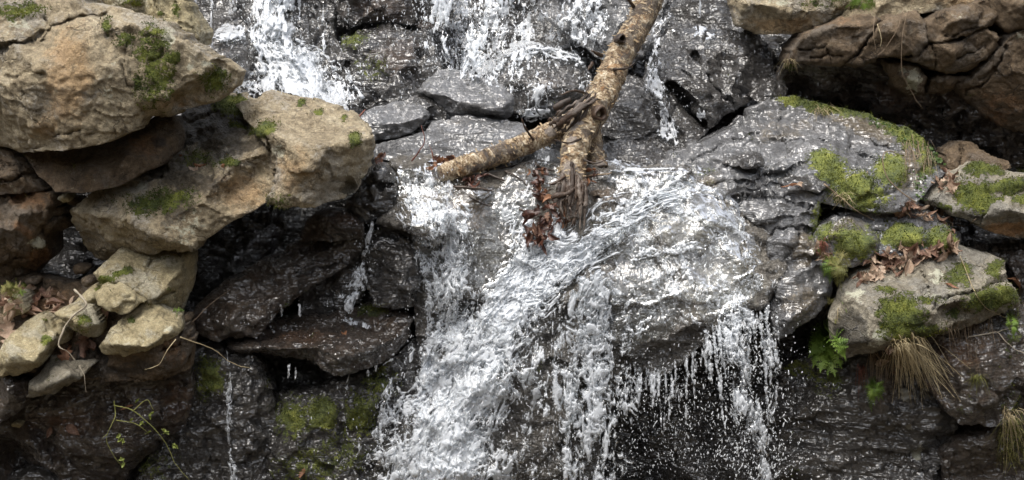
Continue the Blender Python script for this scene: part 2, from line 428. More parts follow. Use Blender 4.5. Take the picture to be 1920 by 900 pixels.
    for (c, mx, my, rx, ry, rot, st) in masks:
        a = math.radians(rot); dx = x-mx; dy = y-my
        e = np.hypot((dx*math.cos(a)+dy*math.sin(a))/rx, (-dx*math.sin(a)+dy*math.cos(a))/ry)
        st = st*(.9 if c == 'm' and st < .9 else 1)
        mk[:, CHI[c]] = np.maximum(mk[:, CHI[c]], st*np.clip(1.35-e*.85, 0, 1))
    nn = fbm(V*11, 3, seed+5)
    mossv = np.clip((mk[:, 0]+nn*.6-.38)/.2, 0, 1)
    disp = disp*(1-.45*mossv)+.010*mossv*(1+.7*perlin(V*30, seed))
    V = V+N*disp[:, None]
    # keep depth record
    dep = V[:, 1]
    ok = (ii >= 0) & (ii < NX) & (jj >= 0) & (jj < NY)
    if gs == GS: np.minimum.at(ZB, (jj[ok], ii[ok]), dep[ok])
    else:
        for di in range(gs//GS):
            for dj in range(gs//GS):
                i2 = ii*(gs//GS)+di; j2 = jj*(gs//GS)+dj; ok = (i2 >= 0) & (i2 < NX) & (j2 >= 0) & (j2 < NY)
                np.minimum.at(ZB, (j2[ok], i2[ok]), dep[ok])
    # back shell
    nb = len(bv); bm = -np.ones(len(V), int); bm[bv] = np.arange(nb)
    B = V[bv]; cen = B.mean(0)
    rings = [B]
    allv = [V]; quads = [q]; base = len(V)
    prev = bv[bm[be]] if False else be
    prev_ids = bv
    idx_prev = {}
    for (sh, yy) in ((0.0, .25), (.3, .6), (1.0, 1.0)):
        R = B.copy(); s = shrink*sh
        R[:, 0] += (cen[0]-R[:, 0])*s; R[:, 2] += (cen[2]-R[:, 2])*s
        if sh == 1.0: R[:, 1] = R[:, 1]*.4+.6*cen[1]+back
        else: R[:, 1] += back*yy
        R += .25*ch*fbm(R*6, 2, seed)[:, None]
        ids = base+np.arange(nb); base += nb
        allv.append(R)
        e0 = bm[be]
        quads.append(np.stack([prev_ids[e0[:, 1]], prev_ids[e0[:, 0]], ids[e0[:, 0]], ids[e0[:, 1]]], -1))
        prev_ids = ids
    cp = allv[-1].mean(0); allv.append(cp[None]); e0 = bm[be]
    tris = np.stack([prev_ids[e0[:, 1]], prev_ids[e0[:, 0]], np.full(len(be), base)], -1)
    AV = np.concatenate(allv); amk = np.zeros((len(AV), 4)); amk[:len(V)] = mk
    amk[len(V):, 1] = 0
    org = np.array([AV[:, 0].mean(), AV[:, 1].mean(), AV[:, 2].min()])
    if parent: org = np.array(parent.location)
    me = mesh_np(name, AV-org, np.concatenate(quads), tris, M[mat], {'mask': amk})
    o = link(name, me, parent, None if parent else org)
    if parent is None: tag(o, label, None if kind else cat, group, kind)
    elif label: o['label'] = label
    if mossv.max() > .5 and kind is None: MOSSY.append((o, V-org, N, mossv))
    return o

# ---- the ravine round the falls: unseen floor and slopes, added to block low sky
def ravine():
    n = 120; xs = np.linspace(-26, 26, n); ys = np.linspace(-30, 24, n); X, Y = np.meshgrid(xs, ys)
    q3 = np.stack([X.ravel()*.22, Y.ravel()*.22, 0*X.ravel()], -1)
    nz = fbm(q3, 4, 3).reshape(X.shape); n2 = fbm(q3*6, 3, 4).reshape(X.shape)
    r_ = np.hypot(X*1.05, Y+3.5); t_ = np.clip((r_-4.5)/10.0, 0, 1); t_ = t_*t_*(3-2*t_)
    Z = -1.35+t_*(7.6+3.0*nz)+.12*nz+.35*t_*n2+.05*np.maximum(-Y-2, 0)*(1-t_)
    Z = np.where((Y > .3) & (Y < 3.2) & (np.abs(X) < 4), np.minimum(Z, -1.3), Z)
    vid = np.arange(n*n).reshape(n, n); q = np.stack([vid[:-1, :-1], vid[:-1, 1:], vid[1:, 1:], vid[1:, :-1]], -1).reshape(-1, 4)
    M['forest'] = simple_mat('leaf_litter_slope', [(.3, (.045, .036, .024)), (.55, (.10, .082, .055)), (.8, (.085, .09, .045))], .95, 3, .2)
    o = link('added_slopes', mesh_np('added_slopes', np.stack([X.ravel(), Y.ravel(), Z.ravel()], -1), q, None, M['forest'])); tag(o, 'unseen sky-blocking slopes added to the ravine round the falls', kind='structure')
ravine()
# ---- the cliff behind and below everything
rock('cliff', 'dark wet rock face behind the waterfall', [(-234, -144, 1.6), (600, -144, 2.0), (1200, -144, 2.1), (2150, -144, 1.6), (2150, 300, 1.1), (2150, 650, .35), (2150, 1045, .1), (1400, 1045, .15), (700, 1045, .1), (-234, 1045, .0), (-234, 600, .35), (-234, 300, .8)],
     inner=[(100, 300, .7), (100, 650, .3), (150, 850, .05), (450, 430, .55), (450, 600, .45), (560, 700, .3), (420, 100, 1.4), (600, 100, 1.5), (900, 60, 1.6), (700, 230, 1.2), (1000, 200, 1.3), (1300, 60, 1.5), (1440, 120, 1.3), (1250, 260, .9), (1000, 330, .6), (1600, 200, 1.0), (1850, 280, .95), (1850, 420, .6), (800, 500, .4), (1200, 500, .5), (1300, 750, .28), (1500, 700, .22), (1650, 800, .1), (1850, 800, .0), (600, 880, .05), (1000, 880, .1), (300, 760, .1), (1000, 600, .3)],
     mat='wet', kind='structure', back=.6, low=.10, ch=.07, csc=3.2, fine=.008, smooth=6, gs=6,
     masks=[('m', 1500, 700, 70, 45, 0, .45), ('m', 560, 800, 60, 70, 0, .5), ('m', 1900, 300, 50, 40, 0, .5)])
# ---- left bank
rock('boulder', 'big tan boulder streaked with green moss, topmost of the left bank', [(-150, -100, -.1), (110, -90, .05), (165, 6, -.12), (240, 19, -.18), (310, 44, -.2), (385, 92, -.16), (420, 114, -.12), (449, 135, -.08), (441, 162, -.1), (395, 194, -.13), (330, 208, -.18), (300, 213, -.2), (278, 215, -.3), (250, 244, -.4), (190, 269, -.44), (125, 282, -.46), (85, 283, -.42), (40, 286, -.22), (0, 273, -.12), (-150, 240, .0)],
     inner=[(85, 38, -.22), (30, 90, -.42), (150, 75, -.45), (70, 130, -.52), (120, 220, -.5), (200, 130, -.5), (245, 60, -.32), (170, 30, -.2), (200, 225, -.46), (250, 190, -.42), (420, 150, -.12), (360, 192, -.15), (330, 199, -.18)],
     ridges=[[(-150, 120, -.15), (0, 171, -.4), (62, 238, -.44), (85, 274, -.36)], [(402, 110, -.2), (375, 146, -.3), (318, 178, -.36), (303, 206, -.32)], [(408, 117, -.13), (382, 154, -.17), (326, 184, -.22)], [(130, 34, -.3), (240, 45, -.34), (330, 75, -.33), (402, 110, -.2)]],
     cracks=[([(0, 90), (60, 75), (85, 55), (150, 32), (200, 30)], 3, .05), ([(75, 75), (95, 50), (85, 40)], 2.5, .04), ([(100, 255), (150, 245), (155, 270)], 2, .03), ([(235, 80), (230, 130), (240, 165)], 1.6, .02), ([(10, 145), (40, 146)], 2, .02)],
     mat='tan', back=.6, low=.008, ch=.013, csc=11.0, shrink=.35, facet=(4.2, .2), fine=.009, strata=(-12, 2.0),
     masks=[('m', 285, 90, 36, 52, 15, .7), ('m', 292, 150, 42, 54, 10, .74), ('m', 255, 155, 12, 24, 0, .8), ('m', 200, 50, 12, 18, 0, .8), ('m', 322, 108, 16, 12, 0, .9), ('m', 400, 148, 24, 24, 30, .85), ('m', 235, 75, 26, 16, 0, .7), ('m', 30, 20, 60, 18, 0, .7), ('l', 315, 70, 14, 20, 0, .95), ('l', 358, 127, 9, 6, 0, .9), ('l', 390, 118, 12, 7, 0, .8), ('l', 210, 150, 18, 40, 0, .35), ('l', 40, 40, 40, 20, 0, .45), ('t', 130, 140, 50, 100, 0, .75), ('t', 90, 235, 40, 30, 0, .5), ('t', 330, 190, 60, 20, 0, .5)])
rock('boulder', 'pale cracked boulder wedged behind the big mossy boulder', [(150, -60, .3), (330, -60, .35), (348, 4, .28), (372, 35, .3), (388, 62, .32), (386, 84, .33), (375, 92, .3), (300, 70, .15), (220, 30, .15), (150, 20, .2)],
     inner=[(290, 8, .12), (340, 45, .12), (360, 75, .18), (250, 0, .1)], cracks=[([(330, 5), (328, 40), (365, 52)], 2, .03), ([(290, 0), (300, 20), (318, 28)], 2, .03)],
     mat='pale', back=.4, masks=[('m', 330, 20, 8, 14, 0, .8), ('m', 252, 2, 20, 10, 0, .8), ('m', 300, 25, 8, 6, 0, .8)])
rock('boulder', 'smooth brown boulder squeezed under the big mossy boulder', [(42, 288, -.1), (85, 276, -.1), (130, 274, -.1), (190, 260, -.05), (255, 232, .05), (295, 214, .15), (322, 222, .12), (333, 250, .05), (327, 286, 0), (302, 309, -.12), (258, 331, -.22), (215, 351, -.28), (155, 362, -.3), (105, 360, -.27), (72, 330, -.18), (52, 300, -.12)],
     inner=[(160, 320, -.32), (240, 290, -.25), (290, 255, -.08), (100, 320, -.22), (305, 280, -.1)], ridges=[[(302, 300, -.14), (312, 270, -.06), (300, 235, .05)]],
     mat='brown', back=.45, ch=.01, csc=6, masks=[('t', 270, 270, 40, 30, 0, .5), ('w', 296, 268, 14, 14, 0, .6)])
rock('rock', 'brown layered rock under the lower edge of the big mossy boulder', [(-120, 268, 0), (5, 277, -.08), (22, 288, -.1), (48, 300, -.06), (66, 335, -.08), (84, 357, -.1), (40, 364, -.2), (-120, 366, -.1)],
     inner=[(20, 325, -.24), (50, 345, -.2), (-30, 320, -.2)], cracks=[([(-10, 342), (25, 335), (60, 325)], 2.5, .04), ([(-10, 305), (40, 312)], 2, .03)], mat='brown', back=.4)
rock('boulder', 'rust stained brown boulder in the corner beside the dark gap', [(-120, 360, .0), (50, 358, -.1), (100, 366, -.1), (106, 388, -.06), (124, 396, 0), (124, 428, .05), (100, 446, .08), (96, 480, .1), (62, 515, .12), (10, 538, .1), (-120, 540, .1)],
     inner=[(40, 400, -.24), (85, 395, -.2), (30, 460, -.18), (75, 455, -.1), (-40, 420, -.2)], ridges=[[(88, 418, -.17), (100, 400, -.1), (106, 388, -.06)]],
     cracks=[([(50, 480), (80, 430), (95, 408), (123, 405)], 2.5, .05), ([(0, 498), (40, 480), (80, 470)], 2.5, .04)], mat='brown', back=.4, ch=.026,
     masks=[('t', 60, 375, 45, 18, 0, .7), ('t', 75, 485, 30, 25, 0, .85), ('l', 65, 455, 18, 10, 0, .5), ('t', 40, 430, 30, 12, 30, .6)])
rock('boulder', 'long boulder with a wet mossy top holding dead leaves', [(128, 396, -.08), (165, 362, -.08), (215, 343, -.08), (260, 322, 0), (300, 300, .08), (322, 272, .18), (326, 236, .3), (345, 208, .42), (400, 184, .5), (455, 180, .45), (515, 240, .0), (512, 300, -.15), (516, 345, -.2), (502, 378, -.22), (440, 412, -.26), (385, 452, -.27), (357, 472, -.27), (300, 472, -.15), (240, 486, .0), (185, 492, .1), (150, 445, .05)],
     inner=[(370, 250, .25), (420, 270, .05), (350, 300, .06), (300, 350, -.15), (230, 375, -.2), (330, 400, -.3), (380, 380, -.32), (440, 330, -.2), (470, 265, -.05)],
     ridges=[[(128, 396, -.08), (175, 402, -.22), (240, 412, -.3), (290, 440, -.33), (357, 466, -.31)], [(400, 345, -.28), (450, 300, -.2), (490, 285, -.18), (512, 300, -.15)]],
     cracks=[([(220, 350), (280, 335), (300, 325)], 2.5, .03)], mat='tan', back=.55, ch=.016, csc=11, fine=.009, strata=(-15, 1.8),
     masks=[('w', 400, 240, 90, 60, 0, .95), ('w', 330, 320, 90, 40, 20, .8), ('w', 330, 390, 50, 50, 0, .6), ('m', 440, 200, 40, 20, 10, 1.0), ('m', 300, 380, 70, 25, -10, .8), ('m', 370, 300, 50, 16, 10, .6), ('m', 480, 240, 16, 14, 0, .9), ('l', 345, 425, 30, 40, 30, .5), ('m', 430, 305, 18, 8, 0, .9), ('m', 445, 235, 16, 7, 0, .9), ('l', 265, 348, 16, 6, 0, .7), ('t', 450, 360, 60, 40, 0, .6)])
rock('boulder', 'square tan boulder with moss spots overhanging the dark hollow', [(440, 196, .2), (480, 186, .25), (500, 174, .28), (545, 178, .27), (600, 194, .24), (655, 214, .2), (690, 244, .0), (698, 272, -.18), (690, 316, -.2), (666, 350, -.22), (646, 372, -.24), (590, 386, -.32), (530, 389, -.35), (500, 378, -.3), (514, 345, -.32), (512, 300, -.25), (498, 270, -.2), (470, 235, .0)],
     inner=[(560, 225, -.02), (620, 240, -.03), (560, 320, -.40), (620, 335, -.33), (585, 372, -.35), (530, 376, -.36), (540, 200, .12)],
     ridges=[[(498, 250, -.22), (512, 252, -.31), (545, 268, -.38), (610, 273, -.38), (660, 266, -.34), (694, 258, -.22)], [(660, 266, -.34), (650, 320, -.3), (646, 372, -.24)], [(505, 380, -.25), (530, 380, -.36), (585, 375, -.35), (630, 360, -.26), (660, 350, -.12)]],
     cracks=[([(502, 255), (510, 290), (516, 340), (496, 372)], 2.5, .07), ([(614, 310), (625, 335), (650, 345)], 2, .03), ([(545, 200), (600, 235), (640, 240)], 1.8, .02)],
     mat='tan', back=.5, ch=.015, csc=11, fine=.009, strata=(-10, 1.8),
     masks=[('m', 597, 212, 10, 6, 0, 1), ('m', 565, 193, 8, 7, 0, 1), ('m', 664, 262, 10, 13, 30, 1), ('m', 498, 244, 24, 12, -20, 1), ('m', 470, 262, 16, 10, 0, .9), ('m', 520, 375, 40, 20, 0, .45), ('l', 525, 282, 10, 12, 0, .8), ('t', 560, 320, 60, 50, 0, .45), ('m', 645, 222, 8, 5, 0, .9)])
# stones on the lower left shelf
G = dict(mat='pale', cat='stone', ch=.007, csc=12, low=.004)
rock('stone', 'blocky tan stone standing at the back of the stone heap', [(174, 512, -.28), (206, 482, -.2), (235, 454, -.08), (300, 462, -.04), (350, 468, -.02), (363, 482, -.06), (360, 520, -.1), (352, 555, -.12), (334, 588, -.14), (300, 582, -.22), (260, 580, -.3), (200, 560, -.3), (186, 532, -.26)],
     inner=[(270, 500, -.2), (240, 540, -.34), (330, 500, -.16)], ridges=[[(352, 474, -.12), (335, 510, -.24), (310, 540, -.32), (288, 566, -.36)], [(174, 512, -.28), (200, 520, -.32), (240, 535, -.36), (288, 566, -.36)]],
     cracks=[([(288, 566), (312, 552), (330, 545)], 2, .04), ([(297, 470), (300, 485), (275, 500)], 2.4, .03)], back=.3, masks=[('m', 230, 512, 22, 6, -8, .95), ('m', 200, 524, 16, 10, 0, .95), ('m', 240, 505, 14, 6, 0, .8)], **G)
rock('stone', 'flat chipped stone leaning against the blocky tan stone', [(178, 548, -.36), (198, 532, -.32), (226, 524, -.3), (256, 536, -.3), (282, 560, -.34), (258, 570, -.42), (240, 588, -.44), (225, 590, -.44), (200, 582, -.42), (182, 572, -.4)],
     inner=[(225, 556, -.42), (215, 575, -.47), (250, 562, -.42)], ridges=[[(214, 546, -.41), (240, 550, -.42), (250, 557, -.41), (230, 560, -.42)]], back=.25, **G)
rock('stone', 'wedge of tan stone lying on top of the broken block', [(186, 648, -.44), (208, 616, -.42), (238, 590, -.38), (262, 574, -.34), (282, 564, -.32), (300, 578, -.34), (335, 598, -.36), (338, 624, -.4), (310, 640, -.44), (276, 657, -.48), (235, 668, -.46), (194, 664, -.42)],
     inner=[(260, 610, -.45), (300, 615, -.46), (240, 640, -.52)], ridges=[[(186, 642, -.46), (215, 645, -.54), (250, 648, -.55), (276, 653, -.54), (310, 628, -.5), (338, 612, -.4)]],
     cracks=[([(262, 582), (235, 610), (240, 625)], 2, .02)], back=.25, masks=[('m', 248, 602, 8, 6, 30, 1), ('l', 313, 616, 12, 6, 0, .8)], **G)
rock('stone', 'broken brown block under the wedge of tan stone', [(196, 662, -.36), (240, 660, -.42), (280, 652, -.44), (320, 630, -.4), (338, 606, -.3), (350, 610, -.28), (362, 638, -.28), (358, 655, -.28), (338, 690, -.3), (306, 708, -.34), (262, 712, -.34), (210, 696, -.28)],
     inner=[(300, 675, -.44), (330, 650, -.4), (250, 685, -.36)], cracks=[([(337, 600), (334, 640), (300, 660)], 3, .05), ([(345, 640), (360, 630)], 2, .03)], back=.25, mat='brown', cat='stone', ch=.02, csc=8, masks=[('w', 240, 690, 50, 22, 0, .6), ('t', 320, 660, 30, 30, 0, .5)])
rock('stone', 'small tan stone under the white curved stick', [(100, 588, -.4), (118, 575, -.36), (142, 566, -.34), (172, 574, -.34), (190, 608, -.36), (188, 628, -.36), (166, 634, -.38), (140, 620, -.4), (120, 602, -.42)],
     inner=[(145, 590, -.46), (170, 610, -.46)], ridges=[[(100, 588, -.44), (130, 596, -.48), (160, 612, -.5), (188, 606, -.44)]], back=.2, masks=[('m', 158, 600, 14, 12, 0, .8)], **G)
rock('stone', 'narrow tan stone tucked behind the white curved stick', [(138, 566, -.3), (158, 546, -.26), (180, 532, -.24), (190, 545, -.24), (186, 575, -.28), (176, 582, -.3)], inner=[(170, 556, -.34)], back=.2, masks=[('m', 182, 540, 8, 6, 0, .8)], **G)
rock('stone', 'pale slab stone with an oak leaf beside it', [(-6, 662, -.44), (15, 632, -.42), (45, 605, -.36), (78, 585, -.3), (92, 596, -.3), (106, 622, -.34), (108, 640, -.38), (84, 668, -.44), (72, 684, -.46), (40, 700, -.46), (0, 706, -.42), (-20, 690, -.38)],
     inner=[(60, 630, -.46), (75, 655, -.52)], ridges=[[(-6, 662, -.5), (20, 670, -.56), (66, 678, -.56), (104, 632, -.44)]], back=.25, masks=[('m', 86, 637, 12, 9, 0, 1), ('m', 80, 600, 12, 5, 0, .6)], **G)
rock('stone', 'small grey stone wedged between the pale slab and the curved stick', [(84, 600, -.26), (110, 604, -.28), (130, 618, -.3), (128, 640, -.32), (104, 650, -.34), (96, 630, -.32)], inner=[(112, 625, -.38)], back=.2, **G)
rock('stone', 'thin pointed grey stone lowest in the stone heap', [(52, 742, -.42), (56, 718, -.42), (80, 692, -.38), (96, 672, -.34), (130, 676, -.34), (178, 682, -.34), (150, 708, -.4), (110, 730, -.44), (78, 741, -.44)], inner=[(100, 700, -.48), (85, 722, -.5)], ridges=[[(54, 728, -.48), (90, 722, -.52), (130, 705, -.5)]], back=.25, mat='slab', cat='stone', ch=.012, csc=9)
rock('stone', 'small rounded tan stone among the dead leaves', [(2, 585, -.3), (12, 560, -.26), (30, 552, -.24), (42, 566, -.26), (44, 588, -.3), (20, 596, -.32)], inner=[(25, 574, -.37)], back=.2, **G)
rock('rock', 'dark damp rock under the pale slab stone', [(-120, 690, -.3), (0, 700, -.38), (48, 718, -.36), (56, 742, -.36), (40, 770, -.3), (0, 792, -.28), (-120, 800, -.2)], inner=[(15, 735, -.44)], mat='wetbrown', back=.3)
rock('rock', 'dark rock shelf carrying the heap of stones', [(-120, 530, .1), (60, 520, .05), (170, 535, -.05), (300, 560, -.12), (350, 600, -.16), (362, 640, -.2), (356, 690, -.22), (310, 712, -.3), (200, 715, -.3), (60, 725, -.3), (-120, 720, -.2)],
     inner=[(60, 570, -.1), (120, 640, -.3), (200, 690, -.3), (20, 600, -.25), (90, 550, -.05), (140, 680, -.32)], mat='brown', back=.3, ch=.03, masks=[('w', 180, 680, 90, 40, 0, .7), ('t', 80, 560, 80, 30, 0, .5), ('m', 30, 540, 40, 10, 0, .8)])
rock('rock', 'dark damp wall below the heap of stones', [(-150, 700, -.1), (60, 715, -.16), (200, 705, -.16), (310, 700, -.16), (356, 680, -.14), (360, 720, -.1), (350, 800, -.05), (300, 830, -.05), (235, 900, -.05), (220, 1000, 0), (-150, 1000, 0)],
     inner=[(100, 770, -.2), (200, 790, -.2), (40, 780, -.14), (300, 750, -.2), (90, 830, -.06), (330, 730, -.2), (100, 900, .1), (40, 850, .12)], ridges=[[(20, 815, -.12), (60, 835, -.16), (100, 880, -.12), (110, 920, -.1)], [(130, 830, -.17), (180, 850, -.2), (240, 840, -.18)]], mat='wetbrown', back=.3, ch=.035, csc=5,
     masks=[('t', 130, 790, 60, 25, 0, .8), ('t', 330, 750, 40, 40, 0, .7), ('t', 60, 790, 50, 20, 0, .5)])
for lab, cx, cy, rr_, dd in (('little brown stone in the dark gap beside the rust stained boulder', 138, 378, 12, -.02), ('thumb sized tan stone under the long boulder', 150, 505, 11, .0), ('small dark stone wedged below the smooth brown boulder', 118, 372, 9, -.1), ('little pebble in front of the rust stained boulder', 60, 528, 10, -.05), ('flat pebble at the edge of the left leaf shelf', 100, 535, 12, .0), ('small stone under the blocky tan stone', 165, 530, 9, -.15), ('grey pebble below the broken brown block', 345, 600, 10, -.22), ('small brown stone at the foot of the damp wall', 66, 690, 11, -.34), ('tiny stone on the damp wall ledge', 32, 795, 9, -.18)):
    an = [k*math.pi/4+random.uniform(-.3, .3) for k in range(8)]; rd = [rr_*random.uniform(.75, 1.25) for _ in range(8)]
    rock('stone', lab, [(cx+1.3*q_*math.cos(t_), cy+.8*q_*math.sin(t_), dd) for t_, q_ in zip(an, rd)], inner=[(cx-2, cy-2, dd-.05), (cx+4, cy+2, dd-.04)], mat=random.choice(['brown', 'pale', 'brown']), cat='stone', back=.12, ch=.008, csc=14, low=.003, warp=.8)
# ---- dark wet rocks under the left bank
rock('boulder', 'glossy brown wet boulder in the hollow under the square tan boulder', [(360, 590, -.02), (372, 568, .0), (420, 532, .04), (470, 500, .1), (540, 465, .18), (590, 432, .22), (640, 420, .2), (680, 432, .15), (686, 460, .12), (650, 500, .1), (610, 520, .1), (570, 545, .08), (520, 590, .0), (480, 632, -.04), (410, 645, -.06), (366, 625, -.04)],
     inner=[(470, 560, -.08), (560, 510, .04), (430, 600, -.13), (620, 470, .08)], ridges=[[(372, 568, .0), (430, 550, -.05), (520, 510, .03), (600, 468, .1), (680, 440, .13)]],
     cracks=[([(560, 515), (590, 505), (630, 495)], 3, .05), ([(500, 478), (580, 460), (640, 440)], 2.5, .04)], mat='wetbrown', back=.4, low=.03, ch=.03, csc=5, strata=(30, 2.2))
rock('rock', 'wet brown rock poking out under the square tan boulder', [(575, 410, .12), (598, 394, .12), (625, 392, .1), (656, 402, .06), (681, 420, .0), (682, 444, .02), (655, 450, .06), (600, 452, .1), (560, 455, .16)], inner=[(640, 415, .0), (600, 425, .06)], ridges=[[(575, 415, .1), (630, 422, -.02), (682, 430, -.02)]], mat='wetbrown', back=.3, masks=[('t', 640, 410, 40, 16, 0, .6)])
rock('ledge_rock', 'wet pointed ledge rock jutting over a black hollow', [(420, 642, .06), (470, 622, .1), (530, 602, .14), (600, 592, .16), (660, 580, .16), (735, 572, .14), (772, 600, .06), (765, 640, .0), (738, 668, -.04), (690, 690, -.14), (650, 702, -.2), (630, 708, -.22), (606, 692, -.16), (585, 678, -.1), (520, 668, -.04), (440, 660, -.02)],
     inner=[(560, 622, .06), (640, 622, .03), (700, 620, .02)], ridges=[[(440, 650, -.06), (520, 652, -.14), (600, 650, -.2), (636, 668, -.3), (690, 655, -.22), (745, 632, -.1), (768, 608, .0)], [(600, 650, -.2), (640, 640, -.12), (700, 632, -.1), (745, 632, -.1)], [(636, 668, -.3), (632, 700, -.24)]],
     mat='wetbrown', back=.35, ch=.014, csc=9, low=.008, facet=(5, .25), masks=[('m', 700, 580, 30, 12, -10, .95), ('t', 560, 630, 80, 14, 0, .6)])
rock('rock', 'tall wet rock face with a thin trickle running down it', [(352, 690, -.04), (358, 640, .04), (420, 648, .06), (470, 650, .06), (495, 680, .04), (510, 740, .02), (520, 820, .0), (530, 1000, 0), (230, 1000, -.02), (250, 900, -.02), (300, 825, -.02), (348, 800, -.04)],
     inner=[(400, 700, -.05), (470, 680, -.04), (460, 760, -.08), (380, 800, -.08), (440, 870, -.1), (330, 880, -.06)], mat='wet', back=.3, low=.03, ch=.03, csc=9, fine=.01,
     masks=[('m', 395, 710, 28, 38, 0, .75), ('m', 385, 680, 20, 20, 0, .6), ('m', 280, 870, 50, 40, 0, .5), ('t', 400, 730, 20, 20, 0, .6)])
rock('boulder', 'moss covered wet mound under the black hollow', [(480, 745, .1), (540, 735, .06), (600, 730, .04), (640, 715, .0), (690, 700, .02), (740, 670, .04), (770, 640, .08), (800, 640, .1), (800, 720, .05), (760, 800, -.02), (740, 900, -.06), (740, 1000, -.06), (500, 1000, -.02), (500, 860, -.02), (490, 790, .02)],
     inner=[(560, 770, -.06), (650, 760, -.1), (700, 780, -.08), (740, 720, -.02), (600, 830, -.1), (560, 900, -.1), (660, 880, -.12)], ridges=[[(610, 740, -.02), (590, 790, -.08), (540, 850, -.1)], [(690, 760, -.12), (680, 820, -.1), (650, 900, -.12)]], mat='wet', back=.3, low=.03, ch=.03, csc=8, fine=.008,
     masks=[('m', 605, 775, 26, 28, 15, 1.1), ('m', 550, 785, 40, 44, 20, .74), ('m', 675, 780, 38, 42, 0, .8), ('m', 710, 720, 34, 44, 0, .66), ('m', 580, 880, 70, 46, 0, .58), ('m', 640, 850, 70, 60, 0, .52)])
# ---- rocks of the left chute
rock('rock', 'cracked wet rock pillar beside the square tan boulder', [(672, 352, .1), (694, 318, .12), (716, 306, .14), (740, 330, .12), (742, 372, .08), (735, 400, .08), (708, 408, .1), (690, 420, .1), (665, 405, .12), (650, 378, .12)], inner=[(705, 345, .02), (700, 385, .02), (680, 380, .03)], cracks=[([(685, 340), (715, 350), (735, 345)], 3, .05), ([(672, 372), (700, 405)], 3, .05)], mat='wet', back=.3, ch=.03, csc=9)
rock('rock', 'flat grey rock washed over by the left chute', [(720, 392, .1), (745, 372, .1), (790, 368, .08), (825, 378, .04), (842, 405, -.02), (832, 438, -.04), (806, 450, -.05), (770, 438, -.04), (735, 424, .02), (705, 420, .06)], inner=[(780, 400, -.02), (815, 415, -.07)], ridges=[[(720, 415, .02), (770, 425, -.08), (810, 432, -.1), (836, 415, -.06)]], mat='bed', back=.3, ch=.02)
rock('rock', 'wet black block split by a thin trickle beside the left chute', [(690, 452, .1), (715, 448, .08), (760, 452, .06), (785, 470, .04), (792, 520, .02), (780, 575, .02), (740, 580, .04), (700, 572, .06), (684, 520, .1)], inner=[(740, 480, -.02), (750, 530, -.03)], ridges=[[(690, 465, .04), (720, 462, .0), (770, 475, -.02)]], mat='wet', back=.3, ch=.025)
rock('rock', 'dark rock behind the thin trickle over the brown boulder', [(640, 420, .3), (690, 405, .2), (740, 420, .12), (760, 455, .12), (700, 470, .16), (680, 560, .2), (630, 590, .22), (560, 590, .2), (560, 540, .22), (620, 500, .24)], inner=[(690, 440, .12), (640, 550, .16)], mat='wet', back=.3)
rock('stream_bed', None, [(700, 300, .34), (820, 296, .34), (860, 330, .22), (960, 320, .26), (1000, 300, .32), (1060, 310, .3), (1130, 318, .22), (1130, 400, .1), (1090, 470, .02), (1000, 500, .0), (960, 480, .04), (930, 560, .0), (880, 640, .0), (820, 680, .02), (780, 640, .08), (775, 560, .1), (780, 470, .12), (740, 430, .16), (700, 360, .22)],
     inner=[(780, 320, .22), (830, 400, .1), (900, 400, .12), (960, 390, .14), (1010, 400, .1), (860, 500, .02), (820, 560, .04), (840, 350, .16), (930, 350, .2), (1050, 370, .14), (900, 460, .08)], mat='bed', back=.3, kind='structure', low=.03, ch=.03, csc=6, strata=(-30, 2.0), masks=[('t', 870, 390, 50, 40, 20, .9), ('w', 930, 440, 60, 60, 0, .8), ('w', 850, 540, 70, 100, 0, .6)])
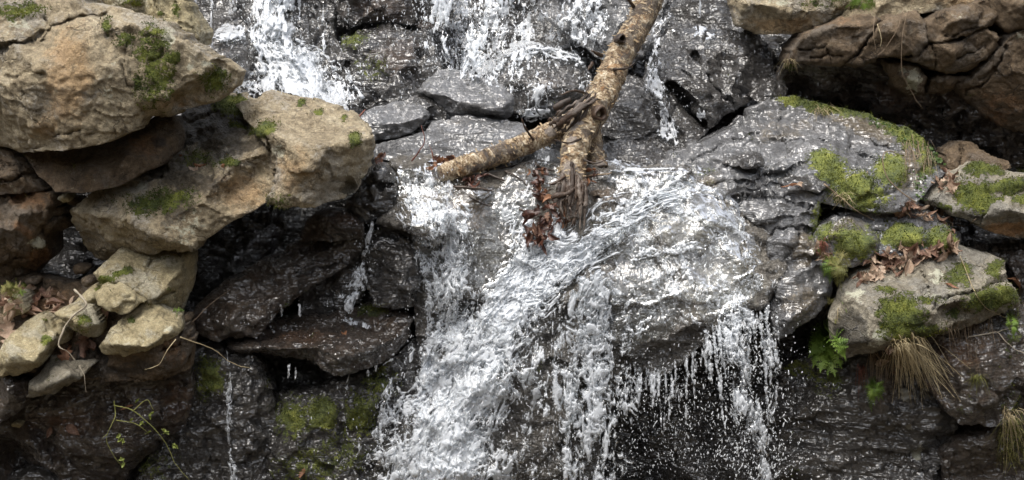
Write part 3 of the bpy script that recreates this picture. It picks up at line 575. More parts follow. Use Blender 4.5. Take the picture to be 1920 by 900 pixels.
# ---- central cascade rock and the shelf above it
rock('rock', 'square edged wet shelf rock below the bright waterline', [(1105, 330, .2), (1145, 317, .2), (1210, 316, .2), (1290, 314, .18), (1305, 330, .15), (1318, 360, .08), (1290, 385, .04), (1200, 400, .02), (1130, 410, .04), (1080, 420, .06), (1090, 360, .12)], inner=[(1200, 350, .1), (1130, 370, .08), (1260, 345, .1)], ridges=[[(1105, 334, .16), (1150, 321, .16), (1220, 320, .16), (1295, 319, .13)]], mat='bed', back=.4, low=.02, ch=.025, masks=[('w', 1200, 350, 130, 50, 0, .7), ('t', 1130, 370, 40, 30, 0, .5)])
rock('boulder', 'broad rounded boulder under the spreading central cascade', [(960, 470, .05), (1040, 440, .05), (1100, 400, .06), (1180, 380, .08), (1290, 360, .08), (1380, 380, .06), (1450, 430, .0), (1475, 480, -.05), (1462, 540, -.12), (1440, 575, -.16), (1400, 590, -.2), (1340, 610, -.24), (1315, 645, -.2), (1280, 680, -.14), (1230, 700, -.1), (1180, 690, -.08), (1150, 740, -.08), (1130, 820, -.06), (1120, 1000, -.05), (660, 1000, -.1), (690, 900, -.08), (750, 780, -.05), (820, 680, .0), (880, 600, .02), (930, 530, .02)],
     inner=[(1200, 420, -.02), (1300, 400, -.02), (1250, 500, -.14), (1350, 500, -.12), (1150, 500, -.1), (1060, 520, -.06), (1200, 580, -.2), (1300, 570, -.24), (1100, 620, -.16), (1000, 600, -.1), (960, 700, -.16), (1050, 760, -.16), (860, 780, -.14), (800, 880, -.18), (950, 880, -.16), (1240, 650, -.18), (1380, 545, -.2)],
     ridges=[[(1130, 520, -.16), (1180, 470, -.08), (1260, 470, -.1), (1340, 455, -.08), (1400, 440, -.04)], [(1180, 660, -.2), (1240, 640, -.24), (1310, 600, -.28), (1390, 572, -.25), (1440, 545, -.18)]],
     mat='bed', back=.35, low=.03, ch=.03, csc=6, strata=(20, 1.8), masks=[('l', 1250, 425, 90, 40, 10, .75), ('l', 1370, 540, 80, 60, -20, .75), ('l', 1080, 540, 50, 30, 0, .5), ('w', 1180, 560, 80, 60, 0, .9), ('w', 1250, 650, 90, 40, 0, .9), ('w', 1000, 680, 100, 120, 0, .9), ('w', 860, 800, 200, 200, 0, .8), ('w', 1080, 850, 80, 120, 0, .9)])
# ---- upper basin
UB = dict(mat='grey', low=.015)
rock('boulder', 'smooth grey boulder sitting in the upper basin', [(782, 172, .75), (800, 150, .78), (820, 130, .82), (850, 130, .84), (895, 142, .8), (940, 162, .74), (962, 186, .68), (965, 208, .66), (958, 220, .66), (900, 224, .66), (845, 222, .68), (828, 200, .7), (810, 184, .72)], inner=[(860, 170, .64), (920, 185, .6)], ridges=[[(790, 172, .68), (840, 182, .6), (880, 195, .56), (930, 208, .55), (950, 196, .58), (963, 185, .64)]], back=.35, ch=.014, csc=5, **UB)
rock('rock', 'small wet rock against the smooth grey boulder', [(752, 190, .72), (785, 178, .74), (815, 182, .72), (836, 200, .68), (838, 224, .66), (800, 228, .66), (775, 215, .66)], inner=[(805, 200, .6)], back=.25, mat='wet')
rock('rock', 'flat topped grey wet rock at the edge of the upper basin', [(672, 225, .62), (700, 200, .66), (740, 192, .68), (790, 200, .64), (808, 215, .6), (795, 235, .56), (760, 255, .54), (700, 265, .52), (685, 250, .55)], inner=[(740, 215, .58)], ridges=[[(680, 228, .54), (720, 232, .5), (770, 226, .5), (800, 215, .54)]], back=.3, ch=.016, **UB)
rock('slab', 'long striated grey slab in front of the basin boulders', [(690, 272, .46), (740, 262, .5), (800, 248, .54), (810, 226, .58), (850, 222, .6), (940, 224, .6), (985, 232, .58), (990, 255, .5), (970, 282, .44), (930, 305, .36), (850, 318, .32), (780, 308, .34), (700, 300, .38)], inner=[(850, 262, .46), (780, 285, .38), (900, 285, .4), (920, 245, .5)], back=.3, ch=.022, csc=9, strata=(12, 3.0), masks=[('t', 860, 235, 30, 8, 0, .5)], **UB)
rock('boulder', 'domed boulder splashed by the upper falls', [(905, 175, .95), (918, 140, 1.0), (945, 105, 1.05), (990, 85, 1.08), (1040, 84, 1.08), (1085, 105, 1.0), (1108, 140, .95), (1112, 180, .9), (1100, 215, .86), (1040, 225, .84), (970, 215, .86), (925, 200, .9)], inner=[(1000, 140, .84), (1050, 160, .8), (960, 160, .86), (1010, 195, .8)], mat='wet', back=.4, low=.03, ch=.02, csc=8, smooth=5, masks=[('t', 1020, 150, 60, 40, 0, .4)])
rock('boulder', 'dark mossy boulder between the two upper falls', [(625, 190, 1.0), (632, 120, 1.1), (645, 70, 1.15), (690, 52, 1.18), (740, 45, 1.18), (800, 62, 1.12), (830, 110, 1.05), (828, 150, 1.0), (790, 185, .95), (740, 205, .9), (680, 205, .92)], inner=[(700, 90, .98), (770, 110, .96), (720, 160, .88)], ridges=[[(635, 95, 1.05), (690, 80, .98), (745, 62, 1.05)]], mat='wet', back=.4, ch=.04, csc=6, masks=[('m', 660, 75, 40, 16, -15, .7), ('t', 740, 110, 50, 40, 0, .7), ('m', 700, 130, 40, 30, 0, .45)])
rock('rock', 'brown wet rock at the brink of the upper falls', [(620, -100, 1.3), (850, -100, 1.35), (850, 0, 1.28), (830, 60, 1.2), (740, 42, 1.18), (660, 50, 1.2), (630, 20, 1.25)], inner=[(740, 0, 1.12), (700, 20, 1.1)], mat='wet', back=.4, ch=.05, csc=5, masks=[('t', 720, 20, 70, 30, 0, .8), ('t', 790, 50, 40, 20, 0, .6)])
rock('boulder', 'purplish wet rock under the left upper fall', [(385, 120, .8), (395, 70, .9), (430, 60, .95), (480, 75, .95), (490, 130, .9), (480, 190, .8), (430, 195, .75), (395, 170, .75)], inner=[(430, 110, .75), (460, 140, .76)], mat='wet', back=.4, masks=[('t', 410, 85, 24, 16, 0, .5)])
rock('rock', 'steep wet rock carrying the left upper fall', [(440, -60, 1.3), (620, -60, 1.3), (625, 60, 1.15), (660, 150, .95), (680, 215, .8), (600, 225, .72), (480, 220, .75), (470, 120, .95), (440, 40, 1.15)], inner=[(530, 30, 1.1), (550, 110, .9), (580, 170, .78)], mat='wet', back=.4, low=.05, ch=.05)
rock('boulder', 'black layered wedge of rock beside the birch trunk', [(1205, 190, .7), (1215, 120, .8), (1235, 70, .95), (1270, 50, 1.0), (1330, 45, 1.02), (1400, 55, 1.0), (1440, 85, .95), (1448, 130, .85), (1420, 175, .74), (1395, 200, .7), (1360, 215, .66), (1330, 245, .6), (1290, 285, .52), (1240, 300, .5), (1200, 290, .52), (1190, 240, .6)], inner=[(1290, 110, .74), (1350, 150, .7), (1240, 180, .64), (1300, 190, .64)],
     ridges=[[(1225, 110, .78), (1262, 150, .62), (1310, 200, .56), (1340, 225, .58)], [(1240, 80, .9), (1300, 90, .78), (1370, 85, .8), (1420, 80, .86)], [(1270, 180, .7), (1300, 220, .62), (1310, 245, .6)], [(1330, 195, .58), (1370, 180, .62), (1390, 120, .74), (1390, 90, .8)]],
     cracks=[([(1255, 160), (1290, 205), (1320, 235)], 4, .12), ([(1300, 100), (1330, 150), (1370, 195)], 3, .07), ([(1280, 130), (1330, 180)], 2.5, .05)], mat='wet', back=.5, ch=.035, csc=7, strata=(-45, 2.2))
rock('rock', 'flat wet rock behind the lower end of the trunk', [(1120, 250, .6), (1140, 180, .75), (1180, 140, .85), (1215, 150, .8), (1225, 200, .68), (1235, 240, .6), (1200, 260, .56), (1160, 262, .56)], inner=[(1180, 190, .66), (1190, 215, .58)], ridges=[[(1145, 195, .68), (1180, 200, .58), (1225, 205, .6)]], mat='wet', back=.4)
rock('rock', 'low wet rock at the pool edge under the black wedge', [(1110, 320, .34), (1125, 275, .44), (1180, 262, .5), (1240, 280, .46), (1262, 300, .38), (1255, 320, .3), (1180, 325, .28)], inner=[(1190, 295, .36)], mat='wet', back=.3)
rock('boulder', 'rough wet ledge high behind the birch trunk', [(1010, -80, 1.3), (1250, -80, 1.25), (1260, 30, 1.1), (1230, 75, 1.0), (1180, 130, .92), (1120, 110, 1.0), (1070, 70, 1.1), (1010, 20, 1.2)], inner=[(1130, 20, 1.1), (1180, 70, .96)], mat='grey', back=.4, low=.03, ch=.04, csc=7)
# ---- right slope
rock('boulder', 'big sloping grey rock with a mossy crest below the overhang', [(1235, 312, .26), (1262, 285, .36), (1310, 272, .42), (1370, 245, .52), (1410, 205, .62), (1450, 186, .66), (1500, 184, .64), (1570, 205, .56), (1640, 222, .5), (1700, 245, .42), (1755, 285, .3), (1778, 318, .2), (1745, 350, .1), (1712, 388, .02), (1670, 400, -.02), (1600, 395, -.02), (1540, 380, .0), (1530, 440, -.04), (1545, 500, -.06), (1480, 560, -.1), (1452, 500, -.06), (1430, 430, .0), (1370, 385, .04), (1310, 362, .1), (1290, 330, .18)],
     inner=[(1350, 310, .26), (1430, 260, .42), (1500, 240, .48), (1600, 260, .4), (1560, 320, .1), (1460, 340, .12), (1400, 380, .04), (1480, 420, -.08), (1680, 300, .24), (1640, 360, -.02), (1500, 480, -.1)],
     ridges=[[(1290, 345, .12), (1350, 340, .12), (1440, 345, .08), (1500, 352, .02), (1535, 378, -.04)], [(1360, 305, .24), (1400, 285, .28), (1430, 305, .2)], [(1520, 310, .14), (1560, 300, .14), (1600, 330, .04), (1680, 330, .06)], [(1385, 420, .0), (1450, 405, -.06), (1500, 400, -.08), (1530, 420, -.06)], [(1440, 460, -.06), (1480, 450, -.1), (1510, 470, -.1)]],
     cracks=[([(1300, 300), (1360, 270), (1420, 250)], 1.8, .035), ([(1420, 335), (1480, 318), (1520, 300)], 1.8, .04), ([(1390, 272), (1440, 264), (1510, 262)], 1.8, .03), ([(1330, 398), (1400, 366), (1470, 374), (1520, 390)], 2, .04), ([(1440, 440), (1480, 425), (1525, 432)], 2, .04), ([(1460, 505), (1490, 462), (1500, 440)], 2, .04), ([(1580, 245), (1640, 270), (1700, 290)], 2, .04), ([(1530, 260), (1600, 285), (1640, 300)], 2, .04), ([(1470, 205), (1460, 240), (1480, 290)], 1.8, .03), ([(1350, 320), (1380, 300), (1430, 300)], 3, .05), ([(1300, 360), (1340, 345), (1420, 340)], 3, .05), ([(1350, 420), (1375, 380), (1380, 370)], 4, .06), ([(1480, 345), (1540, 360)], 2.5, .04)],
     mat='grey', back=.5, low=.03, ch=.034, csc=7.5, strata=(18, 2.6), facet=(8.0, .5),
     masks=[('m', 1560, 205, 110, 14, 12, .9), ('m', 1700, 255, 60, 22, 35, .95), ('m', 1740, 300, 24, 30, 30, .8), ('m', 1490, 190, 40, 10, 0, .9), ('m', 1560, 325, 30, 40, -40, 1.0), ('m', 1610, 360, 50, 34, 10, .95), ('m', 1670, 320, 34, 26, 20, .95), ('m', 1545, 300, 30, 14, 0, .9), ('t', 1630, 245, 80, 20, 15, .8), ('t', 1700, 320, 40, 40, 0, .8), ('t', 1460, 240, 60, 30, 0, .5), ('m', 1535, 430, 16, 50, 10, .8), ('t', 1510, 470, 24, 50, 0, .8), ('m', 1320, 320, 24, 24, 0, .4), ('t', 1320, 345, 40, 20, 0, .6)])
rock('rock', 'dark angular chip of rock lying on the grey slope', [(1355, 308, .2), (1375, 295, .2), (1405, 284, .2), (1428, 290, .18), (1434, 312, .12), (1400, 316, .12)], inner=[(1400, 300, .1), (1420, 303, .09)], mat='wet', back=.2, ch=.012)
rock('rock', 'second dark angular chip at the foot of the mossy boulder', [(1462, 345, .06), (1480, 335, .08), (1520, 332, .06), (1560, 345, .0), (1535, 362, -.04), (1500, 356, -.02)], inner=[(1510, 345, -.03)], mat='wet', back=.2, ch=.012)
rock('rock', 'mossy rock with a pale lichen patch beside the leaf pile', [(1530, 455, -.1), (1548, 425, -.06), (1570, 402, .0), (1610, 412, .0), (1640, 432, .0), (1656, 460, -.04), (1640, 490, -.1), (1580, 500, -.14), (1540, 500, -.14)], inner=[(1580, 440, -.16), (1620, 460, -.16)], ridges=[[(1545, 440, -.12), (1590, 425, -.1), (1640, 450, -.12)]], mat='grey', back=.3, masks=[('m', 1600, 455, 40, 30, 0, .9), ('m', 1545, 440, 14, 40, 20, .8), ('l', 1604, 456, 10, 12, 0, 1), ('l', 1540, 430, 10, 14, 20, .9), ('t', 1590, 440, 60, 40, 0, .6)], ch=.014)
rock('rock', 'moss cushioned rock behind the leaf pile', [(1640, 440, -.02), (1660, 420, .02), (1720, 412, .04), (1770, 420, .02), (1795, 450, -.02), (1790, 470, -.06), (1720, 480, -.1), (1650, 480, -.1)], inner=[(1710, 440, -.1), (1760, 450, -.08)], mat='grey', back=.3, masks=[('m', 1690, 440, 44, 26, 0, 1.0), ('m', 1760, 450, 40, 24, 0, .9), ('l', 1760, 455, 20, 10, 0, .4)])
rock('rock', 'bluish grey rock floor where dead leaves gather', [(1570, 400, .06), (1650, 390, .06), (1720, 380, .1), (1760, 400, .1), (1800, 440, .08), (1800, 470, .04), (1700, 440, -.02), (1620, 430, -.02)], inner=[(1700, 405, .02), (1740, 425, .0)], mat='grey', back=.25, masks=[('t', 1700, 390, 50, 16, 0, .6)])
rock('rock', 'brown knobbly stone under the dark overhang', [(1770, 320, .34), (1776, 282, .4), (1800, 268, .42), (1825, 272, .42), (1860, 290, .38), (1888, 302, .34), (1892, 318, .3), (1850, 330, .24), (1800, 335, .24)], inner=[(1820, 295, .3), (1860, 310, .26), (1786, 300, .3)], cracks=[([(1798, 270), (1802, 300), (1800, 330)], 3, .06)], mat='brown', back=.3, ch=.025)
rock('rock', 'bright green mossed rock beside the leaf littered gap', [(1728, 375, .12), (1745, 350, .16), (1790, 322, .22), (1840, 302, .26), (1890, 318, .24), (1925, 330, .2), (1990, 330, .2), (1990, 380, .12), (1900, 400, .06), (1850, 412, .0), (1838, 425, -.02), (1810, 410, .0), (1770, 392, .04)], inner=[(1830, 340, .1), (1880, 350, .08), (1840, 385, .0), (1780, 360, .06)], ridges=[[(1745, 372, .06), (1800, 395, -.02), (1840, 408, -.06), (1868, 385, -.02)], [(1800, 345, .1), (1850, 330, .14), (1905, 345, .1)]], mat='slab', back=.3, masks=[('m', 1845, 318, 40, 12, 10, 1), ('m', 1830, 370, 44, 30, 20, .95), ('m', 1890, 350, 36, 14, -10, 1), ('m', 1880, 375, 30, 10, -20, .9), ('m', 1775, 390, 20, 10, 20, .6), ('w', 1838, 405, 26, 12, 0, .8)])
rock('rock', 'blocky rock with a dark underside jutting at the gap', [(1830, 425, .0), (1850, 385, .04), (1868, 366, .08), (1900, 358, .1), (1990, 356, .1), (1990, 440, .1), (1920, 446, .06), (1880, 440, .02), (1845, 432, .0)], inner=[(1900, 380, -.04), (1930, 400, -.06)], ridges=[[(1838, 410, -.05), (1868, 388, -.08), (1890, 392, -.1), (1920, 400, -.1), (1990, 405, -.06)]], mat='slab', back=.3, masks=[('m', 1915, 375, 18, 12, 0, .9), ('t', 1890, 430, 60, 16, 0, .8)])
rock('rock', 'dark broken rock in the gap under the jutting block', [(1800, 470, .2), (1850, 455, .24), (1920, 445, .22), (1990, 450, .2), (1990, 560, .1), (1915, 540, .1), (1890, 490, .12), (1850, 475, .16)], inner=[(1920, 480, .12)], mat='wetbrown', back=.25, ch=.04, csc=10)
# overhanging ledge, upper right
led = empty('rock_ledge', P(1700, 250, .6)); tag(led, 'overhanging brown ledge of cracked blocks above the dark hollow', 'rock')
LB = dict(parent=led, mat='brown', back=.5, ch=.012, csc=9, low=.004, facet=(3.4, .45), rec=.045, lean=.0008, warp=1.0, smooth=0)
rock('block', None, [(1476, 118, .5), (1485, 90, .48), (1510, 60, .46), (1560, 38, .46), (1610, 25, .5), (1650, 30, .48), (1640, 60, .36), (1610, 100, .34), (1578, 122, .36), (1530, 122, .42)], inner=[(1560, 70, .38), (1600, 55, .4)], ridges=[[(1505, 72, .44), (1560, 52, .38), (1645, 48, .38)]], cracks=[([(1500, 95), (1550, 88), (1556, 118)], 1.5, .04), ([(1520, 108), (1580, 104)], 1.5, .04)], masks=[('t', 1560, 40, 60, 12, 0, .4)], **LB)
rock('block', None, [(1578, 122, .36), (1612, 98, .34), (1640, 60, .34), (1660, 28, .44), (1720, 20, .48), (1735, 45, .4), (1742, 80, .34), (1720, 105, .34), (1660, 108, .32), (1620, 122, .34)], inner=[(1680, 60, .3)], ridges=[[(1645, 45, .36), (1690, 36, .34), (1735, 45, .36)]], **LB)
rock('block', None, [(1735, 42, .36), (1760, 20, .42), (1830, 0, .44), (1880, -20, .46), (1890, 20, .4), (1850, 50, .34), (1800, 72, .32), (1760, 84, .32), (1740, 78, .34)], inner=[(1800, 35, .28)], cracks=[([(1770, 70), (1830, 50)], 1.5, .04)], masks=[('l', 1800, 30, 20, 10, 0, .4)], **LB)
rock('block', None, [(1660, 106, .36), (1722, 103, .36), (1742, 80, .36), (1800, 74, .34), (1850, 52, .34), (1880, 70, .32), (1850, 110, .34), (1820, 130, .36), (1775, 140, .38), (1720, 120, .4)], inner=[(1790, 100, .3)], cracks=[([(1745, 82), (1760, 110), (1750, 130)], 1.5, .04), ([(1790, 110), (1850, 90)], 1.5, .04)], **LB)
rock('block', None, [(1655, 112, .42), (1720, 120, .42), (1740, 145, .42), (1730, 175, .46), (1700, 182, .5), (1670, 160, .48)], inner=[(1700, 145, .36)], masks=[('l', 1712, 150, 16, 24, 0, .7), ('l', 1700, 132, 16, 6, 0, .6)], **LB)
rock('block', None, [(1820, 145, .36), (1850, 110, .34), (1885, 70, .34), (1920, 50, .36), (2100, 40, .4), (2100, 320, .5), (1920, 250, .48), (1880, 240, .48), (1840, 215, .46), (1800, 180, .46), (1790, 160, .42)], inner=[(1900, 130, .3), (1880, 190, .36), (1950, 200, .36)], cracks=[([(1890, 85), (1865, 130), (1835, 150)], 1.5, .04), ([(1795, 180), (1840, 160), (1870, 130)], 1.5, .04)], masks=[('t', 1880, 200, 50, 40, 0, .5), ('l', 1915, 70, 10, 8, 0, .6)], **LB)
rock('block', None, [(1740, 145, .46), (1780, 138, .42), (1822, 145, .42), (1790, 165, .46), (1770, 178, .5), (1735, 176, .5)], inner=[(1780, 155, .4)], **LB)
rock('block', None, [(1850, -100, .4), (2100, -100, .4), (2100, 60, .4), (1920, 55, .36), (1890, 60, .36), (1860, 40, .4), (1850, 0, .42)], inner=[(1920, 10, .3)], **LB)
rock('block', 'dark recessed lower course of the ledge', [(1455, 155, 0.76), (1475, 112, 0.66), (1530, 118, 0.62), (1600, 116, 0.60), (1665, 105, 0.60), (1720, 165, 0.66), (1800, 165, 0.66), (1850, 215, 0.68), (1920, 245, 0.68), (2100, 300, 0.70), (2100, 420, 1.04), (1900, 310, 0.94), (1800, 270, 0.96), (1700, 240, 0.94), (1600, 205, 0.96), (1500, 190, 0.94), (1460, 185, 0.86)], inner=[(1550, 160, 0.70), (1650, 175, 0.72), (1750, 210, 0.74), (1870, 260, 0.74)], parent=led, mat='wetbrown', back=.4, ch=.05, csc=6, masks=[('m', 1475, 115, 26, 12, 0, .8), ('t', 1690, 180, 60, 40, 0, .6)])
rock('block', 'dark backing course behind the ledge blocks', [(1500, 70, .85), (1600, 20, .8), (1800, -10, .75), (2100, -20, .75), (2100, 330, .85), (1850, 250, .85), (1700, 190, .85), (1520, 150, .9)], inner=[(1700, 100, .78), (1900, 120, .75)], parent=led, mat='brown', back=.4, ch=.02)
rock('boulder', 'tan boulder with a black underside high on the right', [(1330, -100, .8), (1600, -100, .7), (1600, 0, .62), (1590, 20, .6), (1562, 40, .6), (1530, 58, .62), (1480, 64, .68), (1420, 64, .74), (1385, 48, .74), (1372, 15, .78), (1366, -10, .8)], inner=[(1450, -20, .66), (1520, -10, .58), (1420, 40, .7), (1500, 45, .62)], ridges=[[(1366, -10, .78), (1395, 5, .66), (1450, 12, .6), (1480, 22, .56), (1545, 22, .54), (1600, 8, .56)]], mat='tan', back=.4, masks=[('m', 1540, 5, 50, 12, 0, .6), ('t', 1460, 50, 80, 20, 0, .6), ('l', 1465, 5, 26, 8, 0, .6)])
rock('rock', 'broad brown rock on top of the cracked ledge', [(1590, -100, .7), (1900, -100, .6), (1900, -10, .5), (1830, 8, .5), (1740, 25, .52), (1640, 35, .54), (1570, 42, .56), (1590, 10, .6)], inner=[(1680, 0, .54), (1780, -10, .5)], mat='tan', back=.4, masks=[('m', 1600, 10, 40, 10, 0, .7), ('t', 1800, 0, 80, 20, 0, .6)])
rock('rock', 'small dark rock in the black corner beside the wedge', [(1405, 180, .7), (1430, 150, .76), (1460, 140, .78), (1480, 165, .74), (1470, 190, .68), (1430, 200, .64)], inner=[(1440, 170, .64)], mat='wet', back=.3)
# ---- lower right
rock('boulder', 'angular grey rock on the lip right of the cascade', [(1440, 575, -.14), (1455, 530, -.12), (1480, 500, -.1), (1520, 486, -.08), (1550, 484, -.06), (1560, 520, -.08), (1558, 560, -.1), (1525, 595, -.16), (1480, 625, -.2), (1455, 642, -.22), (1448, 610, -.2)], inner=[(1500, 550, -.22), (1470, 600, -.26)], ridges=[[(1462, 535, -.18), (1490, 515, -.18), (1545, 490, -.12)]], mat='grey', back=.35, masks=[('t', 1500, 560, 40, 40, 0, .6)])
rock('slab', 'lichen spotted slab with moss patches and dead leaves on top', [(1562, 604, -.3), (1578, 570, -.26), (1588, 540, -.22), (1612, 510, -.14), (1660, 480, -.04), (1720, 462, .0), (1790, 458, .02), (1830, 470, .0), (1870, 482, -.04), (1884, 492, -.06), (1890, 525, -.12), (1906, 540, -.14), (1912, 572, -.2), (1870, 592, -.24), (1800, 618, -.3), (1750, 630, -.32), (1690, 652, -.34), (1620, 664, -.32), (1580, 672, -.28), (1566, 640, -.28)],
     inner=[(1700, 510, -.16), (1650, 530, -.24), (1800, 510, -.16), (1850, 510, -.14), (1640, 600, -.4), (1700, 600, -.44), (1780, 580, -.36), (1590, 620, -.34), (1605, 650, -.34)],
     ridges=[[(1590, 560, -.3), (1640, 560, -.34), (1710, 552, -.36), (1780, 540, -.32), (1850, 522, -.26), (1888, 512, -.16)], [(1750, 580, -.46), (1800, 562, -.42), (1838, 548, -.4), (1900, 538, -.24)], [(1590, 642, -.36), (1640, 638, -.42), (1690, 628, -.44), (1760, 616, -.42), (1840, 590, -.34), (1908, 568, -.22)], [(1628, 575, -.38), (1640, 625, -.42)]],
     cracks=[([(1730, 510), (1740, 545), (1755, 560)], 2.5, .04), ([(1750, 580), (1760, 562), (1838, 545), (1880, 530)], 2.5, .05)], mat='slab', back=.4, ch=.01, csc=10,
     masks=[('m', 1690, 595, 44, 40, 0, .95), ('m', 1730, 620, 36, 14, 0, .8), ('m', 1800, 515, 30, 24, -20, .85), ('m', 1865, 505, 22, 14, -40, .9), ('m', 1860, 560, 56, 20, -10, .95), ('m', 1740, 565, 36, 8, 0, .7), ('m', 1660, 545, 26, 10, 0, .7), ('m', 1790, 590, 14, 12, 0, .7), ('l', 1650, 630, 30, 16, -10, .6), ('l', 1740, 560, 60, 12, -10, .5), ('l', 1760, 515, 14, 12, 0, .6), ('l', 1605, 552, 18, 12, 0, .6), ('w', 1595, 620, 32, 40, 0, .9)])
rock('boulder', 'dark slate wall right of the falling spray', [(1380, 1000, .1), (1400, 900, .1), (1440, 760, .1), (1470, 690, .08), (1530, 660, .04), (1600, 665, -.04), (1680, 650, -.1), (1720, 680, -.12), (1760, 740, -.12), (1790, 800, -.1), (1800, 1000, -.1)], inner=[(1530, 740, .0), (1600, 720, -.08), (1660, 760, -.12), (1550, 800, -.02), (1620, 840, -.08), (1480, 850, .04), (1700, 850, -.12)], ridges=[[(1470, 770, .02), (1550, 760, -.06), (1600, 752, -.08)], [(1480, 820, .0), (1560, 840, -.06), (1620, 810, -.1)]], mat='wet', back=.35, low=.04, ch=.04, csc=5, strata=(5, 2.4), masks=[('m', 1500, 690, 60, 20, 10, .6), ('m', 1560, 720, 30, 30, 0, .6), ('l', 1695, 740, 8, 14, 0, .9), ('l', 1725, 845, 8, 8, 0, .9), ('l', 1705, 800, 6, 8, 0, .8), ('t', 1650, 720, 30, 60, 0, .5)])
rock('boulder', 'earthy brown rock hung with dry roots below the slab', [(1700, 640, -.16), (1760, 626, -.2), (1840, 600, -.16), (1905, 575, -.1), (2000, 560, -.05), (2000, 1000, -.1), (1780, 1000, -.1), (1765, 850, -.14), (1800, 830, -.2), (1850, 815, -.24), (1880, 790, -.26), (1810, 800, -.26), (1770, 760, -.24), (1720, 700, -.2)], inner=[(1780, 680, -.3), (1850, 680, -.32), (1890, 730, -.32), (1820, 760, -.34), (1930, 700, -.28), (1840, 880, -.12), (1910, 870, -.14)], mat='wetbrown', back=.35, ch=.03, csc=6, masks=[('t', 1800, 660, 70, 30, 0, .7), ('t', 1740, 760, 40, 60, 0, .6), ('m', 1900, 800, 26, 60, 0, .6), ('m', 1900, 620, 20, 40, 0, .6)])
smooth_zb()
# ------------------------------------------------------------------ water
def water_mat(name='falling_water'):
    t = NT(name); tc = t.n('TexCoord')
    at = t.n('Attribute', _attribute_name='foam')
    n = t.noise(tc.outputs['Object'], 90, 4, .65, .4); n2 = t.noise(tc.outputs['Object'], 28, 4, .6, .6)
    f = t.math('ADD', at.outputs['Fac'], t.math('MULTIPLY_ADD', n, .7, -.35))
    f = t.math('MULTIPLY_ADD', t.step(f, .06, 1.0), .87, .03)
    b = t.n('Bump'); b.inputs['Strength'].default_value = .5; b.inputs['Distance'].default_value = .006; t.set(b, 'Height', n2)
    foam = t.n('BsdfPrincipled'); foam.inputs['Base Color'].default_value = (.77, .80, .84, 1); foam.inputs['Roughness'].default_value = .24; foam.inputs['Specular IOR Level'].default_value = .5; t.set(foam, 'Normal', b)
    trl = t.n('BsdfTranslucent'); trl.inputs['Color'].default_value = (.72, .76, .81, 1)
    fm = t.n('MixShader'); fm.inputs[0].default_value = .42; t.set(fm, '1', foam); t.set(fm, '2', trl)
    tr = t.n('BsdfTransparent'); tr.inputs['Color'].default_value = (.93, .95, .95, 1)
    gl = t.n('BsdfGlossy'); gl.inputs['Roughness'].default_value = .13; t.set(gl, 'Normal', b)
    fr = t.n('Fresnel'); fr.inputs['IOR'].default_value = 1.36; t.set(fr, 'Normal', b)
    clear = t.n('MixShader'); t.set(clear, '0', t.math('MULTIPLY_ADD', fr, 1.0, .05)); t.set(clear, '1', tr); t.set(clear, '2', gl)
    mx = t.n('MixShader'); t.set(mx, '0', f); t.set(mx, '1', clear); t.set(mx, '2', fm)
    o = t.n('OutputMaterial'); t.set(o, 'Surface', mx)
    return t.m
M['water'] = water_mat()
def drop_mat():
    t = NT('water_drops')
    p_ = t.n('BsdfPrincipled'); p_.inputs['Base Color'].default_value = (.80, .83, .86, 1); p_.inputs['Roughness'].default_value = .08; p_.inputs['Specular IOR Level'].default_value = .8
    tr = t.n('BsdfTransparent'); mx = t.n('MixShader'); mx.inputs[0].default_value = .62; t.set(mx, '1', p_); t.set(mx, '2', tr)
    o = t.n('OutputMaterial'); t.set(o, 'Surface', mx); return t.m
M['drop'] = drop_mat()

